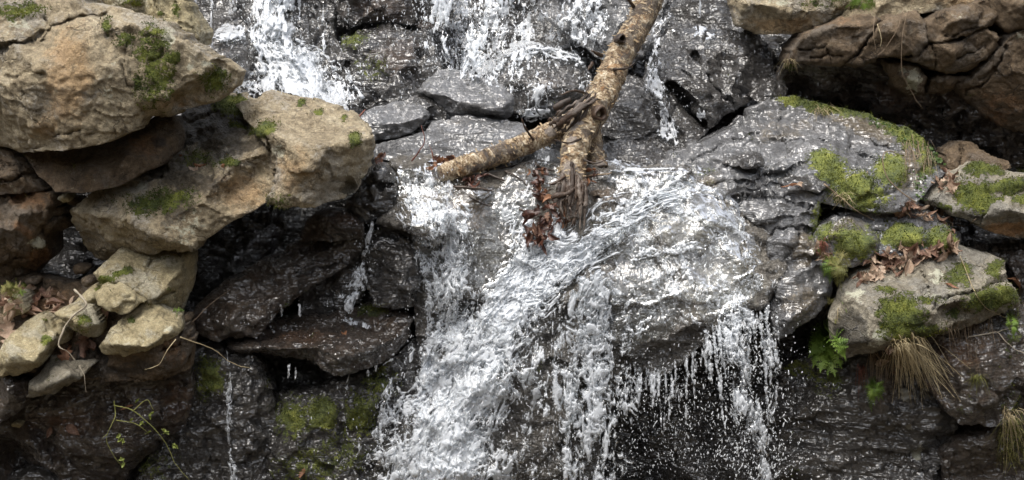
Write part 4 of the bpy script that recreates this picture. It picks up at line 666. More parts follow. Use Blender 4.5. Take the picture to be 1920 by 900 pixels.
def spline(pts, n):
    p_ = np.asarray(pts, float); p_ = np.concatenate([[2*p_[0]-p_[1]], p_, [2*p_[-1]-p_[-2]]])
    seg = len(p_)-3; u = np.linspace(0, seg, n); k = np.minimum(u.astype(int), seg-1); f = (u-k)[:, None]
    a, b, c, d = p_[k], p_[k+1], p_[k+2], p_[k+3]
    return .5*((2*b)+(-a+c)*f+(2*a-5*b+4*c-d)*f*f+(-a+3*b-3*c+d)*f**3)
WATER = {}
def ribbon(key, path, lam=14.0, stretch=2.6, lace=.9, hmax=.035, off=.012, white=1.0, step=1.7, soft=.55, free=False, seed=None, warp=1.3, edge=1.0, det=.006, dmin=-9, cap=.34):
    """one layer of a stream. path: (px, py, half width px, density 0..1, depth or None). Holes are real holes."""
    SEED[0] += 7; seed = SEED[0]
    pp = [(a[0], a[1], a[2], a[3]) for a in path]
    L = sum(math.hypot(pp[k][0]-pp[k-1][0], pp[k][1]-pp[k-1][1]) for k in range(1, len(pp)))
    n = max(8, int(L/step)); hw = max(a[2] for a in pp); m = max(6, int(2*hw/step))
    c = spline(pp, n); tg = np.gradient(c[:, :2], axis=0); tl = np.linalg.norm(tg, axis=1)[:, None]+1e-9; tg = tg/tl
    for _ in range(6): tg = (np.roll(tg, 1, 0)+tg*2+np.roll(tg, -1, 0))/4 if n > 30 else tg
    nr = np.stack([-tg[:, 1], tg[:, 0]], -1)
    s = np.concatenate([[0], np.cumsum(np.hypot(*np.diff(c[:, :2], axis=0).T))])
    u = np.linspace(-1, 1, m)
    U, S = np.meshgrid(u, s); HWv = c[:, 2][:, None]*np.ones_like(U); D = c[:, 3][:, None]*np.ones_like(U)
    px = c[:, 0][:, None]+nr[:, 0][:, None]*U*HWv; py = c[:, 1][:, None]+nr[:, 1][:, None]*U*HWv
    W = U*HWv
    sh = px.shape; px, py, W, S, U, D = [a.ravel() for a in (px, py, W, S, U, D)]
    q0 = np.stack([W/lam, S/(lam*stretch), np.full_like(W, seed*1.7)], -1)
    wp = warp*np.stack([perlin(q0*.55+3, seed), perlin(q0*.55+17, seed)*.7, 0*W], -1)
    q1 = q0+wp
    r = ridged(q1*.8, 3, seed+1, .62)                  # filaments
    r2 = ridged(q1*1.9+11, 2, seed+8, .6)
    bigp = fbm(q0*.30+5, 3, seed+2, .6)                # gaps and pulses
    ep = fbm(np.stack([np.sign(U)*3, S/(lam*3.2), 0*W+seed], -1), 3, seed+9, .65)   # ragged edges
    prof = np.clip((1-np.abs(U)*(1+.35*ep)+.25*ep)/soft, 0, 1)*edge+(1-edge)
    low = D*prof*1.3-.62+.75*bigp
    r3 = ridged(q0*np.array([3.3, 2.6, 1.0])+23, 2, seed+12, .6)
    f = np.minimum(low, cap)+lace*(r-.60)+.55*(r2-.62)+.2*(r3-.62)
    ends = np.clip(np.minimum(S, S.max()-S)/18.0, 0, 1); f -= (1-ends)*.5
    body = np.sqrt(np.clip(low+.35, 0, 1.2)); tip = np.sqrt(np.clip(f*2.6, 0, 1))
    hgt = hmax*tip*(.25+.75*body)+det*tip*(.55*np.clip(r, 0, 1)+.35*np.clip(r2, 0, 1))
    expl = [a[4] for a in path]
    z0 = np.minimum(zb_at(px, py, ZS), zb_at(px, py))
    if any(e is not None for e in expl):
        ek = [k for k, e in enumerate(expl) if e is not None]
        tt = np.linspace(0, len(path)-1, n)
        dd = np.interp(tt, ek, [expl[k] for k in ek])[:, None]*np.ones(sh)
        z0 = np.minimum(z0, dd.ravel())
    d = z0-off-hgt*1.0
    jit = 2.2*perlin(q1*1.4+40, seed+5)
    V = P(px+jit, py+jit*.6, d)
    keep = f > 0.0
    vid = np.arange(sh[0]*sh[1]).reshape(sh)
    q = np.stack([vid[:-1, :-1], vid[1:, :-1], vid[1:, 1:], vid[:-1, 1:]], -1).reshape(-1, 4)
    keep &= zb_at(px, py) > dmin
    q = q[(keep[q].sum(1) >= 3)]
    if len(q) == 0: return
    us = np.unique(q); rm = -np.ones(len(px), int); rm[us] = np.arange(len(us))
    sm = lambda x_, lo, hi: (lambda t_: t_*t_*(3-2*t_))(np.clip((x_-lo)/(hi-lo), 0, 1))
    line = np.maximum(np.maximum(sm(r, .62, .9), .85*sm(r2, .62, .92)), .7*sm(r3, .65, .95))
    foam = np.clip(white*(.22+.40*np.clip(low+.2, 0, 1)+.62*line+.25*bigp), 0, 1)*sm(f, -.02, .22)
    vv = V[us]; ff = foam[us]; qq = rm[q]
    if free:                                            # falling clear of the rock: a back side too
        vb = vv.copy(); vb[:, 1] += 2.0*hgt[us]+.004
        qq = np.concatenate([qq, qq[:, ::-1]+len(vv)]); vv = np.concatenate([vv, vb]); ff = np.concatenate([ff, ff])
    WATER.setdefault(key, []).append((vv, qq, ff))
DROPS = {}
def drops(key, pts_or_path, count, size=(.7, 3.0), lift=(.01, .2), elong=1.6, depth=None, bias=2.5, dmin=-9):
    """loose drops round a path (px,py,halfwidth)"""
    c = spline(pts_or_path, 200)
    k = rng.integers(0, 200, count)
    px = c[k, 0]+rng.normal(size=count)*c[k, 2]*.55; py = c[k, 1]+rng.normal(size=count)*np.minimum(c[k, 2], 40)*.4
    z = np.minimum(zb_at(px, py, ZS), zb_at(px, py))
    if depth is not None: z = np.minimum(z, depth+rng.normal(size=count)*.04)
    ok = zb_at(px, py) > dmin; px, py, z = px[ok], py[ok], z[ok]; count = len(z)
    z = z-lift[0]-rng.random(count)*(lift[1]-lift[0])
    r = (size[0]*.75+(size[1]*.9-size[0]*.75)*rng.random(count)**bias)*.0026*.46*(1+ (z+6)/60)
    DROPS.setdefault(key, []).append((P(px, py, z), r, elong*(.6+1.9*rng.random(count)**2)))

N_ = None
# upper left fall
for k in range(2):
    ribbon('ul', [(515, -40, 62, .9, N_), (512, 40, 55, .95, N_), (520, 90, 62, 1.0, N_), (548, 140, 84, 1.0, N_), (582, 190, 104, .95, N_), (600, 230, 110, .9, N_)], lam=15+4*k, stretch=1.9, hmax=.04+.02*k, off=.01+.03*k, soft=.8, white=(.85, 1.0)[k], cap=(.7, .32)[k], dmin=.6)
ribbon('ul', [(470, 60, 24, .8, N_), (430, 62, 26, .85, N_), (395, 80, 22, .7, N_)], lam=12, stretch=1.5, hmax=.04, soft=.8, dmin=.6)
ribbon('ul', [(440, -40, 36, .5, N_), (432, 20, 30, .55, N_), (425, 70, 28, .6, N_)], lam=8, stretch=4, hmax=.02, soft=.9, free=True, dmin=.6)
ribbon('ul', [(520, 100, 60, .4, N_), (600, 110, 70, .5, N_), (640, 190, 60, .5, N_)], lam=11, stretch=1.6, hmax=.02, soft=.9, dmin=.6)
ribbon('ul', [(470, 120, 50, .55, N_), (470, 170, 50, .7, N_), (480, 210, 50, .7, N_)], lam=11, stretch=1.6, hmax=.025, soft=.9, dmin=.6)
drops('ul', [(520, 0, 110), (540, 80, 120), (560, 150, 120), (600, 200, 110)], 1375, (1.0, 3.4), (.02, .3), dmin=.6)
for x in (366, 396, 560, 605, 634, 650):
    ribbon('ul', [(x, -30, 5, .75, N_), (x+1, 20, 5, .7, N_), (x+2, 58+random.randint(-20, 60), 4, .5, N_)], lam=5, stretch=5, hmax=.01, soft=.9, step=1.6, dmin=.6)
# curtain of spray
ribbon('um', [(830, -40, 46, .62, 1.15), (828, 30, 44, .62, 1.1), (822, 100, 40, .6, 1.0), (815, 140, 30, .5, .95)], lam=9, stretch=3.4, hmax=.018, soft=.9, free=True, dmin=.72)
ribbon('um', [(910, -40, 60, .5, 1.15), (900, 40, 60, .52, 1.1), (890, 110, 50, .62, 1.0), (880, 150, 40, .5, .95)], lam=8, stretch=3.2, hmax=.016, soft=.9, free=True, dmin=.72)
drops('um', [(860, -20, 120), (870, 60, 120), (870, 130, 110)], 1875, (1.0, 3.6), (.02, .35), dmin=.72)
drops('um', [(720, 0, 90), (740, 120, 110), (760, 200, 120)], 262, (.9, 2.4), (.02, .3), dmin=.72)
for k in range(2):
    ribbon('um', [(900, -60, 135, .62, N_), (895, 20, 130, .66, N_), (890, 90, 115, .68, N_), (885, 150, 95, .6, N_)], lam=6+3*k, stretch=3.4, hmax=.012, soft=.95, lace=1.4, off=.03+.05*k, white=.8, dmin=.72)
ribbon('um', [(1100, -50, 100, .56, N_), (1090, 20, 95, .6, N_), (1085, 90, 70, .66, N_)], lam=6, stretch=3, hmax=.012, soft=.95, lace=1.4, off=.03, dmin=.72)
# domed boulder: splash cap and veils
ribbon('um', [(880, 150, 26, .85, N_), (915, 122, 28, .9, N_), (960, 98, 26, .95, N_), (1020, 92, 24, .95, N_), (1075, 108, 24, .9, N_), (1105, 140, 26, .9, N_), (1090, 175, 24, .8, N_)], lam=12, stretch=1.6, hmax=.04, soft=.9, dmin=.72)
ribbon('um', [(1010, 85, 100, .62, N_), (1010, 140, 105, .5, N_), (1000, 215, 100, .45, N_)], lam=9, stretch=2.2, hmax=.014, soft=.9, white=.8, dmin=.72)
ribbon('um', [(930, 110, 34, .7, N_), (925, 160, 36, .65, N_), (950, 205, 40, .7, N_)], lam=11, stretch=1.8, hmax=.025, soft=.9, dmin=.72)
ribbon('um', [(960, 208, 18, .9, N_), (1000, 212, 22, 1.0, N_), (1050, 206, 18, .9, N_)], lam=10, stretch=1.4, hmax=.04, soft=.9, dmin=.72)
ribbon('um', [(1120, 0, 60, .5, N_), (1105, 60, 50, .6, N_), (1100, 120, 30, .65, N_)], lam=10, stretch=2.2, hmax=.02, soft=.9, dmin=.72)
ribbon('um', [(1020, -40, 100, .38, N_), (1010, 30, 100, .45, N_), (1000, 90, 90, .5, N_)], lam=8, stretch=2.6, hmax=.014, soft=.9, dmin=.72)
drops('um', [(1000, 0, 130), (1000, 80, 130), (1000, 170, 120)], 1375, (1.0, 3.0), (.02, .3), dmin=.72)
# trickles on the black wedge
ribbon('ur', [(1240, 20, 22, .7, N_), (1222, 80, 18, .72, N_), (1222, 130, 20, .75, N_), (1238, 180, 26, .7, N_), (1252, 230, 34, .66, N_), (1262, 275, 38, .6, N_)], lam=8, stretch=3.0, hmax=.02, soft=.9)
ribbon('ur', [(1240, 60, 60, .42, N_), (1300, 60, 60, .45, N_), (1370, 58, 40, .45, N_)], lam=9, stretch=1.6, hmax=.01, soft=.9, white=.8)
ribbon('ur', [(1314, -40, 4, .95, .9), (1314, 10, 4, .95, .9), (1314, 46, 4, .8, .9)], lam=5, stretch=5, hmax=.012, soft=.9, free=True, step=1.5)
ribbon('ur', [(1310, 200, 16, .6, N_), (1322, 230, 14, .6, N_)], lam=6, stretch=3, hmax=.012, soft=.9)
ribbon('ur', [(1385, 185, 16, .6, N_), (1390, 215, 14, .55, N_)], lam=6, stretch=3, hmax=.012, soft=.9)
drops('ur', [(1230, 60, 60), (1240, 160, 60), (1255, 270, 70)], 262, (.9, 2.4), (.02, .2))
drops('ur', [(1320, 60, 60), (1380, 90, 60)], 75, (.9, 2.2), (.02, .15))
# pool foam round the log
ribbon('pool', [(1050, 245, 30, .8, N_), (1020, 270, 40, .85, N_), (1010, 300, 44, .8, N_), (1000, 330, 40, .6, N_)], lam=13, stretch=1.5, hmax=.03, soft=.9)
ribbon('pool', [(1140, 300, 20, .75, N_), (1150, 312, 18, .7, N_)], lam=9, stretch=1.5, hmax=.02, soft=.9)
ribbon('pool', [(1135, 318, 5, 1.0, N_), (1200, 317, 5, 1.0, N_), (1295, 315, 5, 1.0, N_)], lam=8, stretch=3, hmax=.02, soft=1.0, step=1.5)
ribbon('pool', [(1000, 330, 70, .42, N_), (970, 380, 70, .45, N_), (940, 430, 60, .5, N_)], lam=9, stretch=1.5, hmax=.012, soft=.9, white=.6)
# left chute
for k in range(2):
    ribbon('left', [(778, 300, 66, .8, N_), (786, 335, 68, .8, N_), (800, 375, 64, .78, N_), (822, 410, 50, .75, N_)], lam=(6, 9)[k], stretch=4.5, hmax=.016, soft=.95, white=.75, lace=1.1, off=.01+.02*k)
    ribbon('left', [(830, 380, 40, .75, N_), (845, 430, 54, .9, N_), (848, 480, 62, .9, N_), (848, 530, 62, .84, N_), (845, 590, 62, .82, N_), (835, 650, 64, .85, N_)], lam=(12, 8)[k], stretch=(1.7, 2.4)[k], hmax=.025, off=.012+.03*k, soft=.95, lace=1.3)
ribbon('left', [(742, 400, 44, .6, N_), (780, 395, 50, .62, N_), (800, 430, 44, .58, N_)], lam=6, stretch=2, hmax=.01, soft=.95, white=.7, lace=1.2)
ribbon('left', [(772, 432, 16, .8, N_), (792, 470, 22, .85, N_), (802, 520, 24, .85, N_), (806, 580, 26, .75, N_), (800, 650, 36, .65, N_)], lam=9, stretch=2.4, hmax=.03, soft=.95, lace=1.1)
ribbon('left', [(757, 300, 7, 1.0, .12), (764, 330, 8, 1.0, .1), (768, 378, 8, .9, .06)], lam=7, stretch=5, hmax=.03, soft=1.0, step=1.5, white=.5)
drops('left', [(780, 330, 60), (830, 420, 60), (850, 520, 70), (800, 640, 80)], 900, (.9, 2.8), (.02, .2))
# main diagonal torrent
for k in range(3):
    ribbon('main', [(1290, 372, 40, .36, N_), (1200, 396, 56, .42, N_), (1125, 438, 60, .6, N_), (1050, 488, 56, .92, N_), (990, 540, 70, .98, N_), (935, 605, 88, .98, N_), (885, 690, 116, .96, N_), (845, 790, 140, .94, N_), (822, 890, 158, .94, N_), (812, 990, 165, .94, N_)], lam=(28, 17, 11)[k], stretch=(1.9, 2.3, 2.0)[k], hmax=(.045, .03, .02)[k], off=(.012, .035, .06)[k], soft=.85, lace=(.8, 1.1, 1.3)[k], cap=(.85, .5, .34)[k], white=(.95, 1.0, 1.0)[k])
for k in range(2):
    ribbon('main', [(986, 402, 26, .75, N_), (986, 442, 34, .9, N_), (980, 495, 42, .95, N_), (950, 560, 50, .9, N_), (905, 640, 58, .8, N_)], lam=14-4*k, stretch=1.7, hmax=.03, off=.012+.03*k, soft=.9, lace=1.1)
    ribbon('main', [(1046, 385, 14, .85, N_), (1046, 430, 24, .9, N_), (1036, 480, 42, .95, N_), (990, 540, 50, .9, N_)], lam=13-4*k, stretch=1.8, hmax=.03, off=.012+.03*k, soft=.9, lace=1.1)
ribbon('main', [(1165, 400, 26, .8, N_), (1130, 430, 30, .8, N_), (1092, 470, 36, .85, N_), (1045, 515, 40, .85, N_)], lam=11, stretch=1.5, hmax=.03, off=.02, soft=.9, lace=1.1)
ribbon('main', [(1300, 362, 18, .8, N_), (1240, 372, 22, .85, N_), (1175, 388, 26, .85, N_), (1120, 412, 30, .8, N_)], lam=8, stretch=1.3, hmax=.022, off=.012, soft=.95, lace=1.2, step=1.4)
ribbon('main', [(900, 600, 70, .55, N_), (800, 700, 80, .6, N_), (740, 800, 70, .6, N_), (710, 920, 60, .6, N_)], lam=12, stretch=1.5, hmax=.03, off=.05, soft=.9, lace=1.3)
ribbon('main', [(1000, 560, 60, .5, N_), (960, 660, 70, .5, N_), (940, 780, 70, .5, N_), (930, 920, 70, .55, N_)], lam=11, stretch=1.8, hmax=.025, off=.03, soft=.9, lace=1.3)
drops('main', [(1050, 480, 80), (920, 600, 110), (830, 760, 150), (800, 900, 160)], 2000, (1.0, 3.2), (.05, .25))
# lace over the broad boulder
ribbon('lace', [(1230, 362, 70, 1.1, N_), (1300, 410, 110, 1.1, N_), (1330, 480, 130, 1.1, N_), (1350, 540, 110, 1.1, N_), (1370, 590, 70, 1.1, N_)], lam=16, stretch=1.6, hmax=.008, soft=.6, white=.06, lace=.5, det=.005, off=.004, cap=.9)
ribbon('lace', [(1180, 420, 60, 1.1, N_), (1170, 480, 80, 1.1, N_), (1190, 560, 90, 1.1, N_), (1220, 640, 70, 1.0, N_)], lam=16, stretch=1.8, hmax=.008, soft=.6, white=.06, lace=.5, det=.005, off=.004, cap=.9)
for k in range(2):
    ribbon('lace', [(1240, 372, 50, .56, N_), (1310, 395, 64, .5, N_), (1370, 440, 74, .42, N_), (1410, 500, 66, .38, N_), (1420, 560, 50, .42, N_)], lam=(5, 9)[k], stretch=1.8, hmax=.006, soft=.95, white=.55, lace=1.4, det=.003, step=1.35, off=.012)
    ribbon('lace', [(1190, 400, 70, .52, N_), (1200, 450, 120, .44, N_), (1230, 510, 165, .40, N_), (1250, 560, 180, .40, N_), (1260, 620, 150, .36, N_)], lam=(5, 9)[k], stretch=2.0, hmax=.006, soft=.95, white=.5, lace=1.4, det=.003, step=1.4, off=.012)
    ribbon('lace', [(1380, 460, 80, .36, N_), (1350, 530, 90, .42, N_), (1370, 590, 66, .54, N_)], lam=(5, 8)[k], stretch=1.8, hmax=.006, soft=.95, white=.5, lace=1.4, det=.003, step=1.35, off=.012)
ribbon('lace', [(1150, 330, 60, .5, N_), (1220, 350, 60, .55, N_), (1290, 352, 40, .5, N_)], lam=7, stretch=1.6, hmax=.01, soft=.95, white=.6, lace=1.1)
ribbon('lace', [(1180, 478, 14, .9, N_), (1250, 470, 18, 1.0, N_), (1330, 462, 16, .9, N_)], lam=8, stretch=1.6, hmax=.03, soft=1, white=1)
drops('lace', [(1150, 430, 60), (1250, 470, 110), (1350, 540, 110)], 420, (.8, 2.0), (.01, .06))
# centre curtain
for k in range(2):
    ribbon('mid', [(1140, 510, 80, .62, N_), (1115, 580, 100, .72, N_), (1108, 650, 108, .78, -.22), (1106, 720, 112, .74, -.24), (1102, 800, 110, .68, -.26), (1098, 900, 108, .64, -.27), (1096, 990, 108, .64, -.27)], lam=9+3*k, stretch=2.6, hmax=.022, off=.01+.03*k, soft=.95, free=True, lace=1.2)
ribbon('mid', [(1000, 640, 50, .4, N_), (990, 740, 60, .48, N_), (985, 880, 60, .52, N_), (980, 980, 60, .5, N_)], lam=10, stretch=2.6, hmax=.022, soft=.9)
ribbon('mid', [(1210, 560, 40, .5, N_), (1180, 620, 36, .55, N_), (1165, 700, 30, .5, N_)], lam=8, stretch=2.6, hmax=.018, soft=.9)
for k in range(26):
    x = 1178+k*6.2+random.uniform(-4, 4); y0 = float(np.interp(x, [1170, 1230, 1280, 1340], [690, 700, 680, 612]))-8; L_ = random.uniform(40, 190); z_ = float(zb_at(x, y0-6))-.01
    ribbon('mid', [(x, y0-10, 4, .75, z_), (x+random.uniform(-3, 3), y0+L_*.5, 4.5, .72, z_-.02), (x+random.uniform(-5, 5), y0+L_, 3.5, .42, z_-.03)], lam=4.5, stretch=5, hmax=.008, soft=1, free=True, step=1.4, white=.8)
for k in range(26):
    x = 1335+k*4.8+random.uniform(-4, 4); y0 = float(np.interp(x, [1330, 1400, 1460], [608, 588, 570])); L_ = random.uniform(80, 290); z_ = float(zb_at(x, y0-6))-.02
    ribbon('spout', [(x, y0-6, 4, .8, z_), (x+random.uniform(0, 10), y0+L_*.5, 5, .75, z_-.04), (x+random.uniform(4, 24), y0+L_, 4, .42, z_-.06)], lam=4.5, stretch=4.5, hmax=.009, soft=1, free=True, step=1.4, white=.85)
for x, y0, y1 in ((1225, 690, 790), (1238, 680, 800), (1262, 690, 760), (1200, 700, 820), (1290, 660, 720)):
    ribbon('mid', [(x, y0, 6, .8, -.2), (x-2, (y0+y1)/2, 7, .7, -.22), (x+2, y1, 5, .45, -.23)], lam=5, stretch=4, hmax=.012, soft=.9, free=True, step=1.5)
drops('mid', [(1100, 620, 110), (1110, 760, 120), (1100, 900, 120)], 1125, (1.0, 3.0), (.02, .15), depth=-.22)
drops('mid', [(1230, 690, 90), (1270, 780, 130), (1280, 890, 150)], 1187, (1.0, 3.0), (.02, .12), depth=-.18)
# right spout
ribbon('spout', [(1375, 562, 46, .75, N_), (1385, 600, 50, .9, -.28), (1395, 650, 50, .75, -.31), (1405, 710, 46, .66, -.33), (1420, 800, 42, .6, -.34), (1432, 900, 38, .62, -.34), (1440, 980, 34, .62, -.34)], lam=9, stretch=2.6, hmax=.03, soft=.85, free=True)
ribbon('spout', [(1370, 585, 26, .85, -.26), (1374, 630, 24, .9, -.3), (1384, 690, 16, .6, -.33)], lam=9, stretch=3, hmax=.03, soft=.85, free=True)
ribbon('spout', [(1440, 570, 22, .6, -.18), (1446, 640, 20, .55, -.22), (1446, 700, 18, .45, -.24)], lam=7, stretch=3, hmax=.018, soft=.9, free=True)
ribbon('spout', [(1326, 600, 12, .6, -.26), (1330, 680, 12, .5, -.3), (1332, 740, 10, .4, -.3)], lam=6, stretch=4, hmax=.014, soft=.9, free=True)
drops('spout', [(1390, 600, 80), (1400, 700, 90), (1420, 820, 90), (1435, 900, 70)], 1875, (1.0, 3.8), (.0, .12), depth=-.3)
# clear films running over the bed
F_ = dict(lam=14, stretch=1.8, hmax=.007, soft=.6, white=.06, lace=.5, det=.004, off=.004, cap=.9)
ribbon('left', [(860, 335, 70, 1.05, N_), (890, 400, 80, 1.05, N_), (900, 460, 70, 1.05, N_), (890, 540, 60, 1.0, N_)], **F_)
ribbon('left', [(775, 300, 60, 1.05, N_), (790, 360, 60, 1.05, N_), (820, 430, 60, 1.05, N_), (840, 560, 70, 1.0, N_)], **F_)
ribbon('pool', [(1130, 325, 40, 1.0, N_), (1220, 345, 36, 1.05, N_), (1300, 345, 30, 1.0, N_)], **F_)
ribbon('pool', [(1090, 250, 60, 1.0, N_), (1040, 300, 60, 1.0, N_), (990, 350, 60, 1.0, N_), (960, 420, 60, 1.0, N_)], **F_)
# thin trickles on the left
ribbon('trickle', [(425, 655, 8, .8, N_), (431, 700, 8, .95, N_), (428, 760, 9, 1.0, N_), (430, 830, 9, 1.0, N_), (434, 890, 14, 1.0, N_), (436, 960, 14, 1.0, N_)], lam=7, stretch=2.6, hmax=.022, soft=1, step=1.6)
ribbon('trickle', [(466, 650, 14, .55, N_), (470, 690, 8, .6, N_)], lam=6, stretch=3, hmax=.012, soft=1, step=1.6)
ribbon('trickle', [(697, 402, 10, .85, .04), (690, 450, 12, .85, .04), (674, 510, 24, .82, .04), (658, 565, 26, .8, .02), (650, 598, 24, .7, N_)], lam=7, stretch=2.6, hmax=.02, soft=1, free=True, step=1.6)
ribbon('trickle', [(630, 600, 20, .6, N_), (670, 606, 22, .6, N_), (720, 620, 18, .4, N_)], lam=7, stretch=1.5, hmax=.01, soft=1)
for x, y0, y1 in ((527, 560, 612), (508, 570, 622), (560, 555, 610), (553, 560, 585), (612, 550, 590), (541, 672, 730), (553, 676, 722), (650, 690, 745), (662, 690, 716), (703, 665, 712), (688, 680, 750), (632, 704, 745)):
    ribbon('trickle', [(x, y0, 4, .9, -.1 if y0 > 640 else .05), (x+1, (y0+y1)/2, 3.5, .8, -.1 if y0 > 640 else .03), (x-1, y1, 4, .5, None if y0 < 640 else -.1)], lam=4, stretch=5, hmax=.01, soft=1, free=True, step=1.4)
drops('trickle', [(690, 420, 16), (680, 500, 30), (650, 590, 40)], 200, (.9, 2.2), (.0, .1), depth=.02)
drops('trickle', [(480, 620, 50), (560, 600, 60), (700, 700, 50)], 137, (.9, 2.0), (.0, .08))

NAMES = {'ul': 'water of the left upper fall', 'um': 'water spraying over the domed boulder', 'ur': 'trickles on the black wedge', 'pool': 'foam in the pool under the log', 'left': 'left chute', 'main': 'white diagonal torrent', 'lace': 'thin lace of water on the broad boulder', 'mid': 'falling central curtain', 'spout': 'right spout', 'trickle': 'thin trickles under the left bank'}
for key, parts in WATER.items():
    off = 0; vs, qs, fs = [], [], []
    for v, q, f in parts: vs.append(v); qs.append(q+off); fs.append(f); off += len(v)
    me = mesh_np('water', np.concatenate(vs), np.concatenate(qs), None, M['water'], {'foam': np.concatenate(fs)})
    tag(link('water', me), NAMES[key], kind='structure')
# loose drops
_ph = (1+5**.5)/2
ICO = np.array([(-1, _ph, 0), (1, _ph, 0), (-1, -_ph, 0), (1, -_ph, 0), (0, -1, _ph), (0, 1, _ph), (0, -1, -_ph), (0, 1, -_ph), (_ph, 0, -1), (_ph, 0, 1), (-_ph, 0, -1), (-_ph, 0, 1)]); ICO /= np.linalg.norm(ICO[0])
ICF = np.array([(0, 11, 5), (0, 5, 1), (0, 1, 7), (0, 7, 10), (0, 10, 11), (1, 5, 9), (5, 11, 4), (11, 10, 2), (10, 7, 6), (7, 1, 8), (3, 9, 4), (3, 4, 2), (3, 2, 6), (3, 6, 8), (3, 8, 9), (4, 9, 5), (2, 4, 11), (6, 2, 10), (8, 6, 7), (9, 8, 1)])
for key, parts in DROPS.items():
    c = np.concatenate([a[0] for a in parts]); r = np.concatenate([a[1] for a in parts]); e = np.concatenate([a[2] for a in parts])
    sc = np.stack([r, r, r*e], -1); tilt = rng.normal(size=len(r))*.35
    v = ICO[None]*sc[:, None, :]; v[:, :, 0] += v[:, :, 2]*tilt[:, None]
    v = v+c[:, None, :]
    fidx = (ICF[None]+12*np.arange(len(c))[:, None, None]).reshape(-1, 3)
    tag(link('water_spray', mesh_np('water_spray', v.reshape(-1, 3), None, fidx, M['drop'])), 'loose drops flying off the '+{'ul': 'left upper fall', 'um': 'upper spray curtain', 'ur': 'black wedge trickles', 'left': 'left chute', 'main': 'white torrent', 'lace': 'broad washed boulder', 'mid': 'central curtain', 'spout': 'right spout', 'trickle': 'thin left trickles'}[key], kind='stuff')
# ------------------------------------------------------------------ moss tufts (parts of their rocks)
def moss_mat():
    t = NT('moss_tufts'); tc = t.n('TexCoord')
    c = t.ramp(t.math('ADD', t.math('MULTIPLY', t.nc(tc.outputs['Object'], 9, 4, .6), .6), t.math('MULTIPLY', t.nc(tc.outputs['Object'], 160, 2, .6), .4)), [(.15, (.022, .034, .008)), (.5, (.07, .085, .014)), (.9, (.16, .165, .022))])
    bs = t.n('BsdfPrincipled'); t.set(bs, 'Base Color', c); bs.inputs['Roughness'].default_value = .9; bs.inputs['Specular IOR Level'].default_value = .2
    tr = t.n('BsdfTranslucent'); t.set(tr, 'Color', c); mx = t.n('MixShader'); mx.inputs[0].default_value = .3; t.set(mx, '1', bs); t.set(mx, '2', tr)
    o = t.n('OutputMaterial'); t.set(o, 'Surface', mx); return t.m
M['moss'] = moss_mat()
for (o, V, N, mv) in MOSSY:
    idx = np.where(mv > .55)[0]
    if len(idx) < 6: continue
    pick = rng.choice(idx, int(len(idx)*1.7))
    n = len(pick); b = V[pick]+rng.normal(size=(n, 3))*.004; nr = N[pick]
    dirn = nr*.8+rng.normal(size=(n, 3))*.55+np.array([0, 0, .35]); dirn /= np.linalg.norm(dirn, axis=1)[:, None]
    ln = rng.uniform(.005, .012, n)[:, None]; sd_ = np.cross(dirn, rng.normal(size=(n, 3))); sd_ /= np.linalg.norm(sd_, axis=1)[:, None]+1e-9
    w = ln*.30
    v = np.stack([b-sd_*w, b+sd_*w, b+dirn*ln], 1).reshape(-1, 3)
    m_ = link('moss', mesh_np('moss', v, None, np.arange(3*n).reshape(-1, 3), M['moss'], smooth=False), o); m_['kind'] = 'stuff'; m_['label'] = 'green moss cushion'

# ------------------------------------------------------------------ tubes, twigs
def pxs(d): return .0026*(np.asarray(d)+DIST)/DIST
def tube_mesh(name, C, R, mat, seg=7, rough=0.0, seed=0, cap=True, attr=None, flat=1.0, org=None):
    """C: (n,3) world centre line, R: (n,) radii"""
    n = len(C); T = np.gradient(C, axis=0); T /= np.linalg.norm(T, axis=1)[:, None]+1e-12
    up = np.array([.13, -.94, .3]); A = np.cross(T, up); A /= np.linalg.norm(A, axis=1)[:, None]+1e-9; B = np.cross(A, T)
    th = np.linspace(0, 2*math.pi, seg, endpoint=False)
    ring = A[:, None, :]*np.cos(th)[None, :, None]+B[:, None, :]*np.sin(th)[None, :, None]*flat
    rr = np.asarray(R)[:, None]*np.ones((n, seg))
    Vv = C[:, None, :]+ring*rr[:, :, None]
    if rough:
        f = fbm((Vv.reshape(-1, 3))*28+seed, 3, seed).reshape(n, seg); Vv = Vv+ring*(f*rough)[:, :, None]
    s = np.concatenate([[0], np.cumsum(np.linalg.norm(np.diff(C, axis=0), axis=1))])
    V = Vv.reshape(-1, 3)
    i = np.arange(n-1)[:, None]*seg; j = np.arange(seg)[None]; j2 = (j+1) % seg
    q = np.stack([i+j, i+j2, i+seg+j2, i+seg+j], -1).reshape(-1, 4)
    t = []
    if cap:
        V = np.concatenate([V, C[:1], C[-1:]]); a = n*seg
        t = [(a, (k+1) % seg, k) for k in range(seg)]+[(a+1, (n-1)*seg+k, (n-1)*seg+(k+1) % seg) for k in range(seg)]
    uv = np.zeros((len(V), 4)); uv[:n*seg, 0] = np.tile(th/(2*math.pi), n); uv[:n*seg, 1] = np.repeat(s, seg)
    if attr is not None: uv[:n*seg, 2] = attr(Vv.reshape(-1, 3), np.tile(th, n), np.repeat(s/s[-1], seg))
    if org is None: org = np.zeros(3)
    return mesh_np(name, V-org, q, t, mat, {'uvw': uv})
